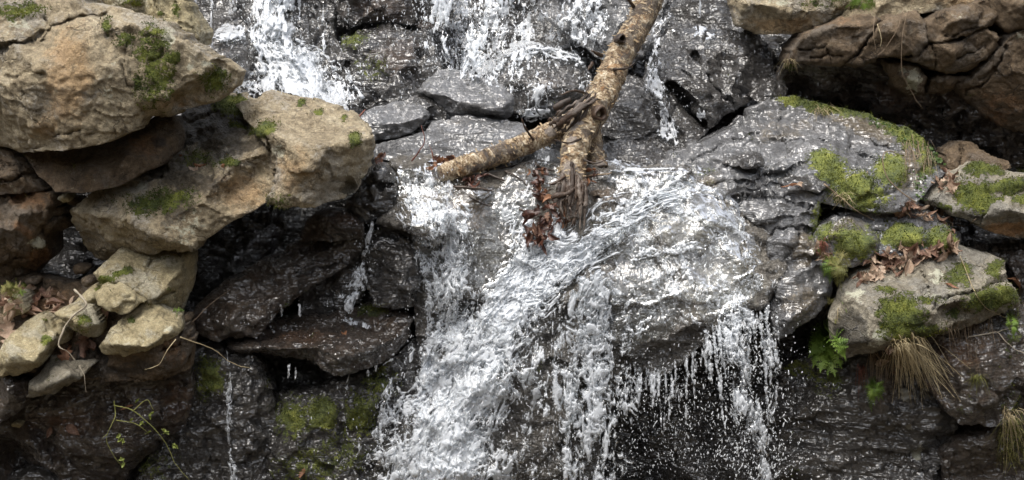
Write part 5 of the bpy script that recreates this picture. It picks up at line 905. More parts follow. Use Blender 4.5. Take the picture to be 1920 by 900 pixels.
def line3(pts, n=24, lift=.012, z=None):
    """pts: (px,py[,depth]) -> smooth world line resting just in front of what is built"""
    c = spline([(p_[0], p_[1]) for p_ in pts], n)
    if all(len(p_) > 2 for p_ in pts): d = spline([(p_[2], 0) for p_ in pts], n)[:, 0]
    else:
        d = np.minimum(zb_at(c[:, 0], c[:, 1]), zb_at(c[:, 0], c[:, 1], ZS)+.02)
        for _ in range(4): d[1:-1] = np.minimum(d[1:-1], (d[:-2]+d[2:])/2)
        d = d-lift
    return P(c[:, 0], c[:, 1], d), d
def twig(name, label, pts, r0, r1, mat, cat='twig', parent=None, lift=.012, n=24, seg=6, rough=.0008, group=None):
    C, d = line3(pts, n, lift); C = C+.006*np.stack([perlin(C*22), perlin(C*22+7), perlin(C*22+13)], -1)*np.linspace(0, 1, n)[:, None]; R = np.linspace(r0, r1*.7, n)*pxs(d)*(.62 if mat != 'darktwig' else .85)*(1+.25*perlin(C*60))
    org = C[0] if parent is None else np.array(parent.location)
    o = link(name, tube_mesh(name, C, R, M[mat], seg, rough, org=org), parent, None if parent else org)
    if parent is None: tag(o, label, cat, group)
    return o
M['twig'] = simple_mat('dry_twig', [(.3, (.10, .07, .045)), (.7, (.22, .165, .11))], .8, 30)
M['palestick'] = simple_mat('bleached_stick', [(.3, (.20, .17, .125)), (.7, (.38, .335, .26))], .8, 30)
M['darktwig'] = simple_mat('wet_dark_stick', [(.3, (.02, .015, .012)), (.7, (.07, .05, .038))], .35, 30)
M['redtwig'] = simple_mat('reddish_twig', [(.3, (.10, .03, .02)), (.7, (.2, .075, .05))], .6, 30)
M['straw'] = simple_mat('dry_straw', [(.3, (.30, .235, .13)), (.7, (.58, .49, .31))], .8, 14, trans=.25)
M['greenstem'] = simple_mat('green_stem', [(.3, (.12, .13, .03)), (.7, (.25, .24, .08))], .7, 14, trans=.2)

# ------------------------------------------------------------------ the fallen birch
def bark_mat():
    t = NT('birch_bark'); at = t.n('Attribute', _attribute_name='uvw'); sp = t.n('SeparateColor'); t.set(sp, '0', at.outputs['Color'])
    tc = t.n('TexCoord')
    cm = t.n('CombineXYZ'); t.set(cm, '0', t.math('MULTIPLY', t.math('PINGPONG', sp.outputs[0], .5), 5.0)); t.set(cm, '1', t.math('MULTIPLY', sp.outputs[1], 42.0))
    band = t.nc(cm.outputs[0], 1.3, 6, .7, 1.2, 2.4)
    patch = t.nc(tc.outputs['Object'], 11, 6, .7, .6); fin = t.nc(tc.outputs['Object'], 90, 5, .7); pt2 = t.nc(tc.outputs['Object'], 26, 5, .7, .5)
    f = t.math('ADD', t.math('MULTIPLY', band, .28), t.math('ADD', t.math('MULTIPLY', pt2, .42), t.math('MULTIPLY', fin, .3)))
    c = t.ramp(f, [(.28, (.03, .019, .012)), (.42, (.15, .092, .045)), (.52, (.30, .225, .135)), (.64, (.50, .42, .30)), (.78, (.70, .64, .52))])
    c = t.mix(t.math('MULTIPLY', t.step(patch, .68, .85), .5), c, (.30, .14, .035))
    c = t.mix(t.math('MULTIPLY', t.step(t.nc(tc.outputs['Object'], 8, 6, .75, .8), .54, .66), .82), c, (.055, .042, .034))
    g = t.math('MULTIPLY_ADD', fin, .5, .5); wood = t.ramp(g, [(.3, (.07, .055, .045)), (.8, (.23, .195, .165))])
    bare = t.step(t.math('ADD', sp.outputs[2], t.math('MULTIPLY_ADD', patch, .5, -.25)), .4, .6)
    c = t.mix(bare, c, wood)
    b = t.n('Bump'); b.inputs['Strength'].default_value = .9; b.inputs['Distance'].default_value = .008; t.set(b, 'Height', t.math('ADD', f, t.math('MULTIPLY', fin, .4)))
    bs = t.n('BsdfPrincipled'); t.set(bs, 'Base Color', c); bs.inputs['Roughness'].default_value = .5; bs.inputs['Specular IOR Level'].default_value = .5; t.set(bs, 'Normal', b)
    o = t.n('OutputMaterial'); t.set(o, 'Surface', bs); return t.m
M['bark'] = bark_mat()
M['wood'] = simple_mat('weathered_split_wood', [(.25, (.03, .022, .016)), (.5, (.085, .064, .05)), (.8, (.20, .165, .135))], .45, 34, bump=.8)
M['darkwood'] = simple_mat('rotten_dark_wood', [(.3, (.015, .010, .007)), (.7, (.07, .042, .026))], .5, 40, bump=.8)
LOGO = P(1074, 440, 0.0)
logo = empty('fallen_birch', LOGO); tag(logo, 'golden barked fallen birch trunk forking down into the stream', 'log')
def limb(name, pts, seg=28, n=90, bare=None, rough=.006, mat='bark', flat=1.0, parent=None, label=None):
    a = spline([(p_[0], p_[1], p_[2], p_[3]) for p_ in pts], n)
    C = P(a[:, 0], a[:, 1], a[:, 2]); R = (.76 if mat == 'bark' else .6)*a[:, 3]*pxs(a[:, 2])*(1+.05*np.sin(np.arange(n)*.9)*np.cos(np.arange(n)*.37))
    o = link(name, tube_mesh(name, C, R, M[mat], seg, rough, seed=len(name), attr=bare, flat=flat, org=LOGO), logo if parent is None else parent)
    if parent is not None: o.matrix_parent_inverse = Matrix.Identity(4)
    if label: o['label'] = label
    return o, C, R
def bare_fn(spots):
    def f(v, th, s):
        out = np.zeros(len(v))
        for (px, py, d, r) in spots:
            c = P(px, py, d); out = np.maximum(out, np.clip(1.4-np.linalg.norm(v-c, axis=1)/(r*.0026), 0, 1))
        return out
    return f
TR, TC, TRR = limb('trunk', [(1240, -50, .74, 32), (1200, 40, .62, 32), (1165, 100, .53, 33), (1138, 160, .44, 35), (1112, 210, .35, 37), (1084, 260, .25, 35), (1074, 310, .15, 32), (1072, 345, .08, 28), (1073, 380, .04, 20), (1076, 410, .0, 13)], n=170, bare=bare_fn([(1075, 225, .2, 24), (1068, 255, .14, 20), (1062, 330, .0, 44), (1075, 380, -.05, 50), (1078, 410, -.05, 40)]))
LB_, LC, LR = limb('side_limb', [(1120, 195, .40, 30), (1075, 228, .37, 27), (1020, 254, .34, 26), (960, 280, .29, 26), (905, 300, .24, 25), (862, 314, .20, 25), (826, 326, .16, 20)], n=120, bare=bare_fn([(1040, 240, .25, 26), (1080, 210, .28, 30)]))
SB_, SCc, SRr = limb('broken_stub', [(1108, 225, .36, 20), (1113, 262, .33, 21), (1117, 290, .30, 22), (1124, 316, .27, 21)], seg=20, n=40, bare=bare_fn([(1124, 314, .2, 24)]))
for k in range(13):
    u_ = k/12; x0 = 1030+22*u_+random.uniform(-6, 6); y0 = 226+34*u_+random.uniform(-6, 6); x1 = 1096+26*random.random(); y1 = 196-36*random.random()
    xm, ym = (x0+x1)/2+random.uniform(-5, 5), (y0+y1)/2+random.uniform(-5, 5); dd_ = .25-.05*math.sin(u_*3.1)
    limb('split_wood', [(x0, y0, dd_+.03, .8), (x0*.6+xm*.4, y0*.6+ym*.4, dd_, random.uniform(3, 7)), (xm, ym, dd_-.01, random.uniform(5, 10)), (x1, y1, dd_+.07, 2)], seg=6, n=26, rough=.014, mat=('darkwood', 'wood', 'darkwood')[k % 3], flat=.45)
for pts in ([(1100, 175, .3, 4), (1075, 170, .2, 3), (1052, 178, .16, 1.5)], [(1090, 260, .16, 4), (1066, 268, .08, 3), (1040, 262, .05, 1.2)], [(1000, 262, .26, 4), (985, 240, .18, 3), (978, 222, .16, 1.2)], [(1150, 130, .4, 4), (1175, 128, .32, 3), (1190, 118, .3, 1.2)], [(1060, 330, .0, 4), (1036, 345, -.04, 3), (1012, 340, -.05, 1)], [(1095, 300, .06, 4), (1118, 306, .02, 3), (1140, 298, .02, 1)]):
    limb('broken_twig', pts, seg=7, n=14, rough=.004, mat='darkwood')
limb('split_wood', [(1038, 204, .2, 8), (1052, 196, .2, 11), (1070, 186, .22, 8)], seg=10, n=14, rough=.006, mat='darkwood', flat=.8)
for k in range(22):
    x0 = 1050+(k % 11)*4.8+random.uniform(-2, 2); yb = 400+random.uniform(-40, 50); lean = random.uniform(-12, 10); fr = -.015*(k // 11)
    limb('splinter', [(x0-2, 300+abs(k % 11-5)*6+random.uniform(0, 30), .04+fr, 3), (x0, 345, -.005+fr, random.uniform(4, 8)), (x0+lean*.4, 380, -.035+fr, random.uniform(3, 6)), (x0*.5+539+lean, yb, -.06+fr, .8)], seg=6, n=26, rough=.01, mat=('wood', 'darkwood', 'darkwood')[k % 3], flat=.5)
limb('splinter', [(1034, 372, -.05, 5), (1046, 366, -.05, 9), (1066, 362, -.04, 8), (1080, 350, -.02, 4)], seg=8, n=16, rough=.008, mat='darkwood', flat=.7)
# cut knot with a hollow
def knot(px, py, d, r, dirv, depth=.05):
    n = 26; prof = [(.9, -.045), (1.12, .0), (1.1, .022), (.92, .032), (.7, .026), (.58, .0), (.5, -.035), (.0, -.04)]
    D_ = np.array(dirv, float); D_ /= np.linalg.norm(D_); A = np.cross(D_, (0, 0, 1)); A /= np.linalg.norm(A); B = np.cross(D_, A)
    th = np.linspace(0, 2*math.pi, n, endpoint=False); rm = r*.0026
    V = np.concatenate([P(px, py, d)+D_*h+rm*pr*(A*np.cos(th)[:, None]+B*np.sin(th)[:, None])*(1+.12*np.sin(3*th+h*40))[:, None] for pr, h in prof])
    V = V+.003*np.stack([perlin(V*60), perlin(V*60+5), perlin(V*60+9)], -1)
    q = [(a*n+k, a*n+(k+1) % n, (a+1)*n+(k+1) % n, (a+1)*n+k) for a in range(len(prof)-1) for k in range(n)]
    return link('knot', mesh_np('knot', V-LOGO, q, None, M['darkwood']), logo)
knot(1122, 212, .26, 13, (.45, -.85, -.05))
knot(1163, 73, .47, 8, (.35, -.9, .1))
knot(1040+20, 318, .30, 6, (-.8, -.5, .2))
for (px, py, dx, dy, d) in ((1128, 104, -18, -8, .5), (1188, 12, -14, -20, .6), (1112, 118, -10, 14, .45)):
    limb('twig_stub', [(px, py, d, 6), (px+dx*.6, py+dy*.6, d-.04, 5), (px+dx, py+dy, d-.07, 3)], seg=8, n=8, mat='darkwood')
# peeling curls
def peels(C, R, count):
    vs, qs = [], []
    n = len(C); T = np.gradient(C, axis=0); T /= np.linalg.norm(T, axis=1)[:, None]
    up = np.array([.13, -.94, .3]); A = np.cross(T, up); A /= np.linalg.norm(A, axis=1)[:, None]; B = np.cross(A, T)
    for _ in range(count):
        k = rng.integers(2, int(n*.9)); th0 = rng.uniform(0, 2*math.pi); span = rng.uniform(.1, .45)*(1 if rng.random() < .5 else -1); w = rng.uniform(.0015, .006); lift = rng.uniform(.002, .018)
        base = len(vs)*0+sum(len(x) for x in vs); m = 5; out = []
        for a in range(m):
            th = th0+span*a/(m-1); rad = R[k]*1.02+lift*(a/(m-1))**2
            e = A[k]*math.cos(th)+B[k]*math.sin(th); c = C[k]+e*rad+T[k]*rng.normal()*.001
            out += [c-T[k]*w*(1-.5*a/m), c+T[k]*w*(1-.5*a/m)]
        vs.append(np.array(out)); qs += [(base+2*a, base+2*a+1, base+2*a+3, base+2*a+2) for a in range(m-1)]
    return np.concatenate(vs), qs
M['peel'] = simple_mat('peeling_bark', [(.2, (.09, .055, .03)), (.5, (.26, .18, .09)), (.85, (.52, .43, .29))], .5, 18, trans=.3)
for (C, R, cnt) in ((TC, TRR, 330), (LC, LR, 230), (SCc, SRr, 30)):
    v, q = peels(C, R, cnt); o = link('peeling_bark', mesh_np('peeling_bark', v-LOGO, q, None, M['peel']), logo); o['kind'] = 'stuff'

# ------------------------------------------------------------------ leaves
def leaf_mesh(kind, curl, fold, seed):
    rr = random.Random(seed)
    if kind == 'oak':
        half = [(0, .02), (.1, .05), (.2, .2), (.27, .24), (.32, .1), (.42, .28), (.5, .34), (.55, .13), (.66, .26), (.73, .28), (.77, .1), (.88, .15), (.95, .12), (1, .01)]
    elif kind == 'oval':
        half = [(0, .01), (.08, .06), (.2, .17), (.35, .25), (.5, .27), (.65, .24), (.8, .16), (.92, .07), (1, .01)]
    else:
        half = [(0, .01), (.15, .08), (.35, .13), (.6, .12), (.85, .06), (1, .0)]
    n = len(half); V = []
    for (x, w) in half:
        for s in (-1, -.5, 0, .5, 1):
            y = s*w; z = fold*abs(y)*1.6+curl*(x-.5)**2*1.4+.04*math.sin(7*x+s*3+seed)+rr.uniform(-.012, .012)
            V.append((x-.5, y*(1-.25*abs(fold)), z))
    q = [(5*a+b, 5*a+b+1, 5*a+b+6, 5*a+b+5) for a in range(n-1) for b in range(4)]
    return np.array(V), q
def leaf_mat(name, stops, rough=.6, trans=.25): return simple_mat(name, stops, rough, 9, .4, trans, .25)
M['leaf_tan'] = leaf_mat('dry_tan_leaf', [(.25, (.15, .095, .065)), (.5, (.34, .24, .17)), (.75, (.52, .41, .31))])
M['leaf_brown'] = leaf_mat('dry_brown_leaf', [(.25, (.07, .038, .026)), (.5, (.18, .10, .068)), (.75, (.33, .215, .15))])
M['leaf_wet'] = leaf_mat('wet_dark_leaf', [(.3, (.025, .012, .009)), (.55, (.075, .032, .022)), (.8, (.15, .07, .045))], .3, .15)
M['leaf_orange'] = leaf_mat('orange_brown_leaf', [(.3, (.12, .052, .026)), (.55, (.24, .115, .06)), (.8, (.36, .2, .11))])
LEAVES = {}
for mk_ in ('leaf_tan', 'leaf_brown', 'leaf_wet', 'leaf_orange'):
    for k in range(9):
        kd = ('oak', 'oval', 'oval', 'narrow', 'oak', 'oval', 'narrow', 'oval', 'oak')[k]
        v, q = leaf_mesh(kd, (.5, -.45, .8, .3, -.7, 1.1, -.6, .2, .9)[k], (.3, .5, -.4, .6, .2, .7, -.5, .9, -.2)[k], k)
        LEAVES[mk_, k] = mesh_np('dead_leaf', v, q, None, M[mk_])
def surf_normal(px, py, e=9):
    a = P(px+e, py, zb_at(px+e, py, ZS))-P(px-e, py, zb_at(px-e, py, ZS)); b = P(px, py+e, zb_at(px, py+e, ZS))-P(px, py-e, zb_at(px, py-e, ZS))
    n = np.cross(a, b); n /= np.linalg.norm(n)+1e-9
    return n if n[1] < 0 else -n
def leaf(px, py, size, mats, label, group=None, tilt=.5, lift=.006, kinds=range(9), rot=None, nrm=None):
    n = Vector(surf_normal(px, py) if nrm is None else nrm)+Vector((0, 0, .35))+Vector(rng.normal(size=3)*tilt)
    n.normalize(); mk_ = random.choice(mats); kk_ = random.choice(list(kinds)); m = LEAVES[mk_, kk_]
    if '{}' in label: label = label.replace('{}', {'leaf_tan': 'tan', 'leaf_brown': 'brown', 'leaf_wet': 'dark red', 'leaf_orange': 'russet'}[mk_]+' '+('lobed', 'oval', 'narrow')[0 if kk_ in (0, 4, 8) else 2 if kk_ in (3, 6) else 1])
    d = float(min(zb_at(px, py), zb_at(px, py, ZS)+.03))-lift
    o = link('dead_leaf', m, None, P(px, py, d)); s = size*.0026
    qt = n.to_track_quat('Z', 'Y')@Matrix.Rotation(random.uniform(0, 6.28) if rot is None else math.radians(rot), 3, 'Z').to_quaternion()
    o.rotation_mode = 'QUATERNION'; o.rotation_quaternion = qt; o.scale = (s, s*random.uniform(.8, 1.15), s)
    return tag(o, label, 'leaf', group)
def leaf_pile(poly, count, size, mats, label, group, tilt=.6, lift=(.004, .035)):
    xs = [p_[0] for p_ in poly]; ys = [p_[1] for p_ in poly]; k = 0
    while k < count:
        x, y = random.uniform(min(xs), max(xs)), random.uniform(min(ys), max(ys))
        if in_poly(np.array([x]), np.array([y]), poly)[0]:
            leaf(x, y, random.uniform(*size), mats, label, group, tilt, random.uniform(*lift)); k += 1
leaf_pile([(1598, 522), (1620, 490), (1655, 470), (1730, 452), (1800, 462), (1790, 478), (1740, 490), (1690, 512), (1640, 520), (1605, 532)], 92, (16, 40), ['leaf_tan', 'leaf_brown', 'leaf_brown', 'leaf_tan'], '{} dead leaf in the pile on top of the lichen spotted slab', 'dead leaves piled on the slab')
leaf_pile([(1740, 345), (1770, 318), (1800, 318), (1800, 345), (1790, 370), (1755, 355)], 24, (12, 28), ['leaf_tan', 'leaf_brown'], '{} dead leaf beside the bright green mossed rock', 'dead leaves beside the mossed rock')
leaf_pile([(1675, 400), (1700, 380), (1760, 385), (1795, 420), (1790, 440), (1750, 412), (1700, 405)], 34, (12, 30), ['leaf_brown', 'leaf_tan', 'leaf_brown'], '{} dead leaf in the hollow behind the moss cushioned rock', 'dead leaves in the hollow')
leaf_pile([(0, 565), (30, 545), (90, 548), (140, 560), (130, 572), (90, 590), (40, 600), (10, 590)], 40, (18, 42), ['leaf_tan', 'leaf_tan', 'leaf_brown'], '{} dry leaf on the shelf behind the stone heap', 'dry leaves on the left shelf', tilt=.45)
leaf_pile([(810, 300), (850, 298), (856, 318), (820, 330), (800, 312)], 22, (14, 28), ['leaf_wet', 'leaf_orange'], '{} wet leaf caught at the end of the side limb', 'wet leaves at the limb end', lift=(.04, .11))
leaf_pile([(868, 328), (905, 322), (912, 345), (880, 350)], 12, (14, 28), ['leaf_wet'], '{} wet leaf stuck under the side limb', 'wet leaves under the limb', lift=(.02, .08))
leaf_pile([(990, 316), (1018, 312), (1030, 350), (1046, 395), (1020, 395), (995, 352)], 30, (14, 28), ['leaf_wet', 'leaf_wet', 'leaf_orange'], '{} wet leaf among the sticks left of the trunk foot', 'wet leaves at the trunk foot', lift=(.02, .09))
leaf_pile([(985, 398), (1020, 392), (1040, 420), (1035, 466), (990, 464)], 34, (16, 40), ['leaf_wet', 'leaf_wet', 'leaf_brown'], '{} wet leaf in the hanging clump washed by the torrent', 'hanging clump of wet leaves', tilt=.5, lift=(.05, .13))
leaf_pile([(1040, 385), (1060, 385), (1065, 432), (1048, 430)], 14, (12, 26), ['leaf_wet', 'leaf_orange'], '{} wet leaf plastered on the trunk foot', 'wet leaves on the trunk foot', lift=(.1, .14))
leaf_pile([(1090, 318), (1118, 318), (1112, 345), (1096, 345)], 9, (12, 22), ['leaf_wet', 'leaf_orange'], '{} wet leaf wedged beside the broken stub', 'wet leaves by the stub', lift=(.03, .08))
leaf_pile([(695, 285), (722, 282), (725, 305), (705, 312)], 7, (16, 26), ['leaf_orange', 'leaf_wet'], '{} leaf caught where the left chute begins', 'leaves at the chute top')
leaf_pile([(1520, 455), (1545, 450), (1556, 480), (1540, 490)], 7, (14, 28), ['leaf_brown', 'leaf_tan'], '{} withered leaf above the hanging ferns', 'leaves above the ferns')
leaf_pile([(1640, 650), (1700, 640), (1700, 700), (1650, 700)], 10, (14, 26), ['leaf_brown', 'leaf_tan'], '{} dead leaf caught in the dry grass tuft', 'leaves in the dry grass')
leaf(364, 318, 34, ['leaf_tan'], 'pale curled leaf resting on the wet mossy boulder top', kinds=[1], tilt=.2); leaf(376, 316, 24, ['leaf_orange'], 'small orange leaf touching the pale curled leaf on the boulder', kinds=[5], tilt=.2)
leaf(420, 315, 18, ['leaf_orange'], 'small upright orange leaf on the long mossy boulder', kinds=[5]); leaf(425, 290, 20, ['leaf_orange'], 'thin orange leaf near the moss dots of the long boulder', kinds=[3]); leaf(412, 272, 16, ['leaf_brown'], 'tiny brown leaf high on the long mossy boulder', kinds=[6]); leaf(336, 294, 22, ['leaf_orange'], 'narrow red leaf against the smooth brown boulder', kinds=[3])
leaf(18, 625, 62, ['leaf_tan'], 'big lobed oak leaf leaning on the pale slab stone', kinds=[0], tilt=.1, rot=100, lift=.02, nrm=(.05, -1, .3)); leaf(122, 668, 50, ['leaf_orange'], 'orange brown oak leaf hanging under the curved stick', kinds=[4], tilt=.1, rot=80, lift=.03, nrm=(0, -1, .2)); leaf(155, 645, 46, ['leaf_brown'], 'brown oak leaf between the small tan stone and the wedge', kinds=[8], tilt=.2, lift=.03)
leaf(172, 655, 34, ['leaf_brown'], 'dull brown leaf beside the wedge of tan stone', kinds=[5], lift=.03); leaf(188, 590, 34, ['leaf_brown'], 'dark folded leaf in the crack behind the flat chipped stone', kinds=[7], lift=.02)
leaf(645, 626, 24, ['leaf_orange'], 'red leaf lying on the wet pointed ledge rock', kinds=[1], tilt=.1); leaf(568, 888, 22, ['leaf_orange'], 'red leaf on the moss covered mound', kinds=[0])
leaf(1622, 325, 20, ['leaf_tan'], 'single pale leaf on the mossy face of the sloping rock', kinds=[1], tilt=.1); leaf(1480, 350, 30, ['leaf_orange'], 'orange leaf on the grey slope by the dark chip', kinds=[3], tilt=.2); leaf(1500, 348, 24, ['leaf_tan'], 'pale leaf on the grey slope by the dark chip', kinds=[1], tilt=.2)
leaf(238, 765, 26, ['leaf_orange'], 'orange leaf caught in the budding twig', kinds=[3], tilt=.2); leaf(135, 805, 34, ['leaf_brown'], 'reddish leaf on the damp wall below the stones', kinds=[1], tilt=.2); leaf(95, 808, 24, ['leaf_brown'], 'small brown leaf stuck to the damp wall', kinds=[5], tilt=.2)
leaf(1785, 598+ -60, 26, ['leaf_orange'], 'russet leaf lying on the middle of the slab', kinds=[3], tilt=.2); leaf(1905, 530, 34, ['leaf_orange'], 'russet leaf at the right end of the slab', kinds=[1], tilt=.2)
leaf(1655, 680, 30, ['leaf_tan'], 'pale folded leaf at the root of the dry grass tuft', kinds=[7], lift=.04)

# ------------------------------------------------------------------ sticks, stems, vines
twig('curved_stick', 'white bleached curved stick lying over the small tan stone', [(140, 543, -.42), (152, 556, -.47), (162, 572, -.52), (145, 586, -.52), (126, 606, -.53), (113, 632, -.55), (112, 650, -.56), (128, 660, -.56), (140, 676, -.55)], 4.2, 2.2, 'palestick', 'stick', n=50, rough=.003)
twig('thin_stem', 'pale thin stem reaching from the stone heap across the trickle', [(338, 632, -.5), (360, 640, -.46), (400, 655, -.36), (435, 680, -.26), (470, 692, -.2)], 1.8, 1.0, 'straw', 'stem')
twig('thin_stem', 'pale forked stem hanging off the wedge of tan stone', [(330, 636, -.52), (315, 655, -.54), (298, 682, -.54), (270, 695, -.52)], 1.4, .8, 'straw', 'stem')
twig('thin_stem', 'grey thin stem leaning on the glossy brown boulder', [(352, 612, -.2), (375, 590, -.18), (400, 565, -.14), (430, 545, -.1)], 1.5, .9, 'twig', 'stem')
twig('root', 'dangling thin root under the thin pointed stone', [(148, 685, -.48), (158, 705, -.5), (162, 735, -.5)], 1.6, .8, 'palestick', 'root')
br = empty('budding_twig', P(215, 750, -.45)); tag(br, 'arching yellow green twig with fresh buds over the damp dark wall', 'twig')
for pts in ([(214, 752, -.32), (216, 780, -.42), (205, 805, -.45), (200, 830, -.45), (215, 855, -.45), (232, 880, -.45)], [(200, 815, -.45), (192, 822, -.44)], [(214, 760, -.4), (250, 770, -.44), (285, 800, -.46), (310, 830, -.46), (330, 870, -.46), (356, 900, -.46)], [(218, 788, -.44), (245, 792, -.46), (262, 800, -.47), (280, 814, -.46)], [(250, 770, -.44), (275, 750, -.44), (287, 770, -.45)]):
    twig('stem', None, pts, 1.7, 1.0, 'greenstem', parent=br)
M['bud'] = simple_mat('fresh_bud_leaf', [(.3, (.12, .15, .03)), (.7, (.24, .27, .06))], .6, 20, trans=.3)
bv_, bq_ = leaf_mesh('oval', .3, .4, 2); budm = mesh_np('bud', bv_*np.array([.03, .03, .03]), bq_, None, M['bud'])
for (bx_, by_) in ((225, 826), (232, 828), (228, 862), (231, 872), (247, 788), (266, 794), (278, 812), (312, 812), (308, 808), (326, 836), (330, 838), (258, 752), (280, 782), (285, 776), (222, 818)):
    for k in range(2):
        b_ = link('bud', budm, br, P(bx_, by_, -.465)-np.array(br.location)); b_.rotation_euler = (random.uniform(-1, 1), random.uniform(-1, 1), random.uniform(0, 6))
for lab, pts, r0, r1, m in (
    ('thin dark stick poking out from under the side limb', [(852, 350), (885, 352), (922, 357)], 3, 2, 'darktwig'),
    ('thick wet stick lying along the underside of the side limb', [(888, 325), (930, 318), (988, 305)], 5, 2.5, 'darktwig'),
    ('short wet stick angled below the side limb', [(905, 322), (922, 328), (946, 340)], 4, 2.5, 'darktwig'),
    ('wet stick pointing at the foot of the trunk', [(978, 356), (1010, 372), (1040, 398)], 3.2, 2, 'darktwig'),
    ('short dark stick above the leaf clump', [(1003, 308), (1020, 316), (1040, 320)], 4, 2.5, 'darktwig'),
    ('short stick leaning against the broken stub', [(1100, 330), (1120, 328), (1146, 325)], 3.5, 2.5, 'twig'),
    ('small dark stick in the flow above the hanging leaf clump', [(974, 392), (988, 398), (1010, 405)], 3, 2, 'darktwig'),
    ('slender stick crossing the brown stream bed', [(880, 368), (900, 380), (922, 388)], 2.5, 1.6, 'darktwig'),
    ('fine dark stick trailing over the stream bed', [(945, 320), (975, 335), (1000, 360)], 2.2, 1.2, 'darktwig')):
    twig('stick', lab, pts, r0, r1, m, 'stick', lift=.02)
twig('red_twig', 'curved red twig sprouting at the start of the left chute', [(772, 302, .2), (785, 285, .16), (796, 265, .15), (790, 236, .16)], 2.6, 1.2, 'redtwig')
twig('red_twig', 'short red twig beside the flat topped grey rock', [(670, 222, .4), (678, 214, .4), (684, 206, .42)], 4, 2, 'redtwig')
twig('red_twig', 'straight red twig standing on the striated slab', [(813, 300, .2), (810, 285, .2), (805, 272, .22)], 1.8, 1.0, 'redtwig')
twig('vine', 'long thin vine hanging down the cracked ledge', [(1704, 20, .2), (1695, 50, .2), (1690, 100, .2), (1693, 140, .22), (1705, 165, .24), (1730, 205, .28)], 1.8, 1.0, 'twig', n=40)
twig('vine', 'thin vine slanting across the cracked ledge', [(1694, 20, .24), (1680, 60, .2), (1660, 90, .2), (1646, 104, .2)], 1.4, .8, 'twig')
twig('vine', 'short vine hanging under the fern on the ledge', [(1640, 30, .24), (1638, 60, .2), (1642, 98, .2)], 1.3, .7, 'twig')
twig('vine', 'short pale vine beside the short ledge vine', [(1645, 45, .22), (1652, 70, .2), (1650, 88, .2)], 1.3, .7, 'straw')
twig('hooked_stem', 'hooked dry stem rising from the mossy slope', [(1718, 380, -.08), (1690, 360, -.06), (1665, 335, -.04), (1655, 305, -.02), (1658, 286, .0), (1672, 283, .02), (1682, 290, .04)], 2.4, 1.4, 'twig', 'stem', n=40)
twig('root', 'white forked root on the earthy brown rock', [(1815, 632), (1850, 626), (1870, 624), (1885, 640), (1905, 655), (1935, 668)], 2.2, 1.6, 'palestick', 'root', n=40)
twig('root', 'thin white root reaching over the earthy brown rock', [(1868, 624), (1890, 616), (1925, 610)], 1.6, 1.0, 'palestick', 'root')
twig('root', 'dry root lying beneath the jutting block', [(1795, 422), (1812, 424), (1830, 410)], 2, 1.4, 'twig', 'root')
twig('root', 'long dry root over the foot of the mossy slope', [(1545, 345), (1570, 365), (1600, 390), (1640, 415)], 3, 1.6, 'twig', 'root')
twig('stem_of_grass', 'straight dry stem across the top of the slab', [(1800, 480), (1840, 548+20), (1895, 600)], 1.2, .7, 'straw', 'stem')

# ------------------------------------------------------------------ ferns
def fern_mat():
    return simple_mat('fern_green', [(.25, (.07, .13, .02)), (.55, (.16, .25, .04)), (.85, (.30, .37, .09))], .55, 25, .4, .35, .2)
M['fern'] = fern_mat()
M['fern_old'] = simple_mat('fern_yellow', [(.25, (.10, .11, .03)), (.55, (.20, .19, .06)), (.85, (.32, .28, .12))], .6, 25, .4, .35, .2)
def frond(pts, width, parent, mat='fern', seed=0):
    rr = random.Random(seed); n = 26
    C, d = line3(pts, n, .02); T = np.gradient(C, axis=0); T /= np.linalg.norm(T, axis=1)[:, None]
    up = np.array([rr.uniform(-.35, .35), -1, rr.uniform(.0, .4)]); S_ = np.cross(T, up); S_ /= np.linalg.norm(S_, axis=1)[:, None]; U_ = np.cross(S_, T)
    V, tr = [], []
    w = width*.0026
    for k in range(n):                                   # rachis
        V += [C[k]-S_[k]*.0012, C[k]+S_[k]*.0012]
        if k: a = 2*k; tr += [(a-2, a-1, a+1), (a-2, a+1, a)]
    for k in range(2, n):
        tt = k/(n-1); L = w*math.sin(math.pi*min(1, .18+.82*tt)**.8)*(.9 if tt < .9 else .6)+.002
        for s in (-1, 1):
            if rr.random() < .06: continue
            dirp = S_[k]*s*.9+T[k]*.42-U_[k]*rr.uniform(-.1, .35); dirp /= np.linalg.norm(dirp)
            wd = (C[min(k+1, n-1)]-C[k]); wl = max(.0028, np.linalg.norm(C[1]-C[0])*.52); side = np.cross(dirp, U_[k]); side /= np.linalg.norm(side)
            b = len(V); lobes = 4
            V.append(C[k])
            for a in range(1, lobes+1):
                f = a/lobes; ww = wl*(1-.8*f**1.5)
                p_ = C[k]+dirp*L*f-U_[k]*-.15*L*f*f
                V += [p_-dirp*L*.10+side*ww, p_-dirp*L*.10-side*ww, p_]
                q0 = b if a == 1 else b+3*(a-1)
                tr += [(q0, b+3*a-2, b+3*a), (q0, b+3*a, b+3*a-1)]
    o = link('frond', mesh_np('frond', np.array(V)-np.array(parent.location), None, tr, M[mat], smooth=False), parent)
    return o
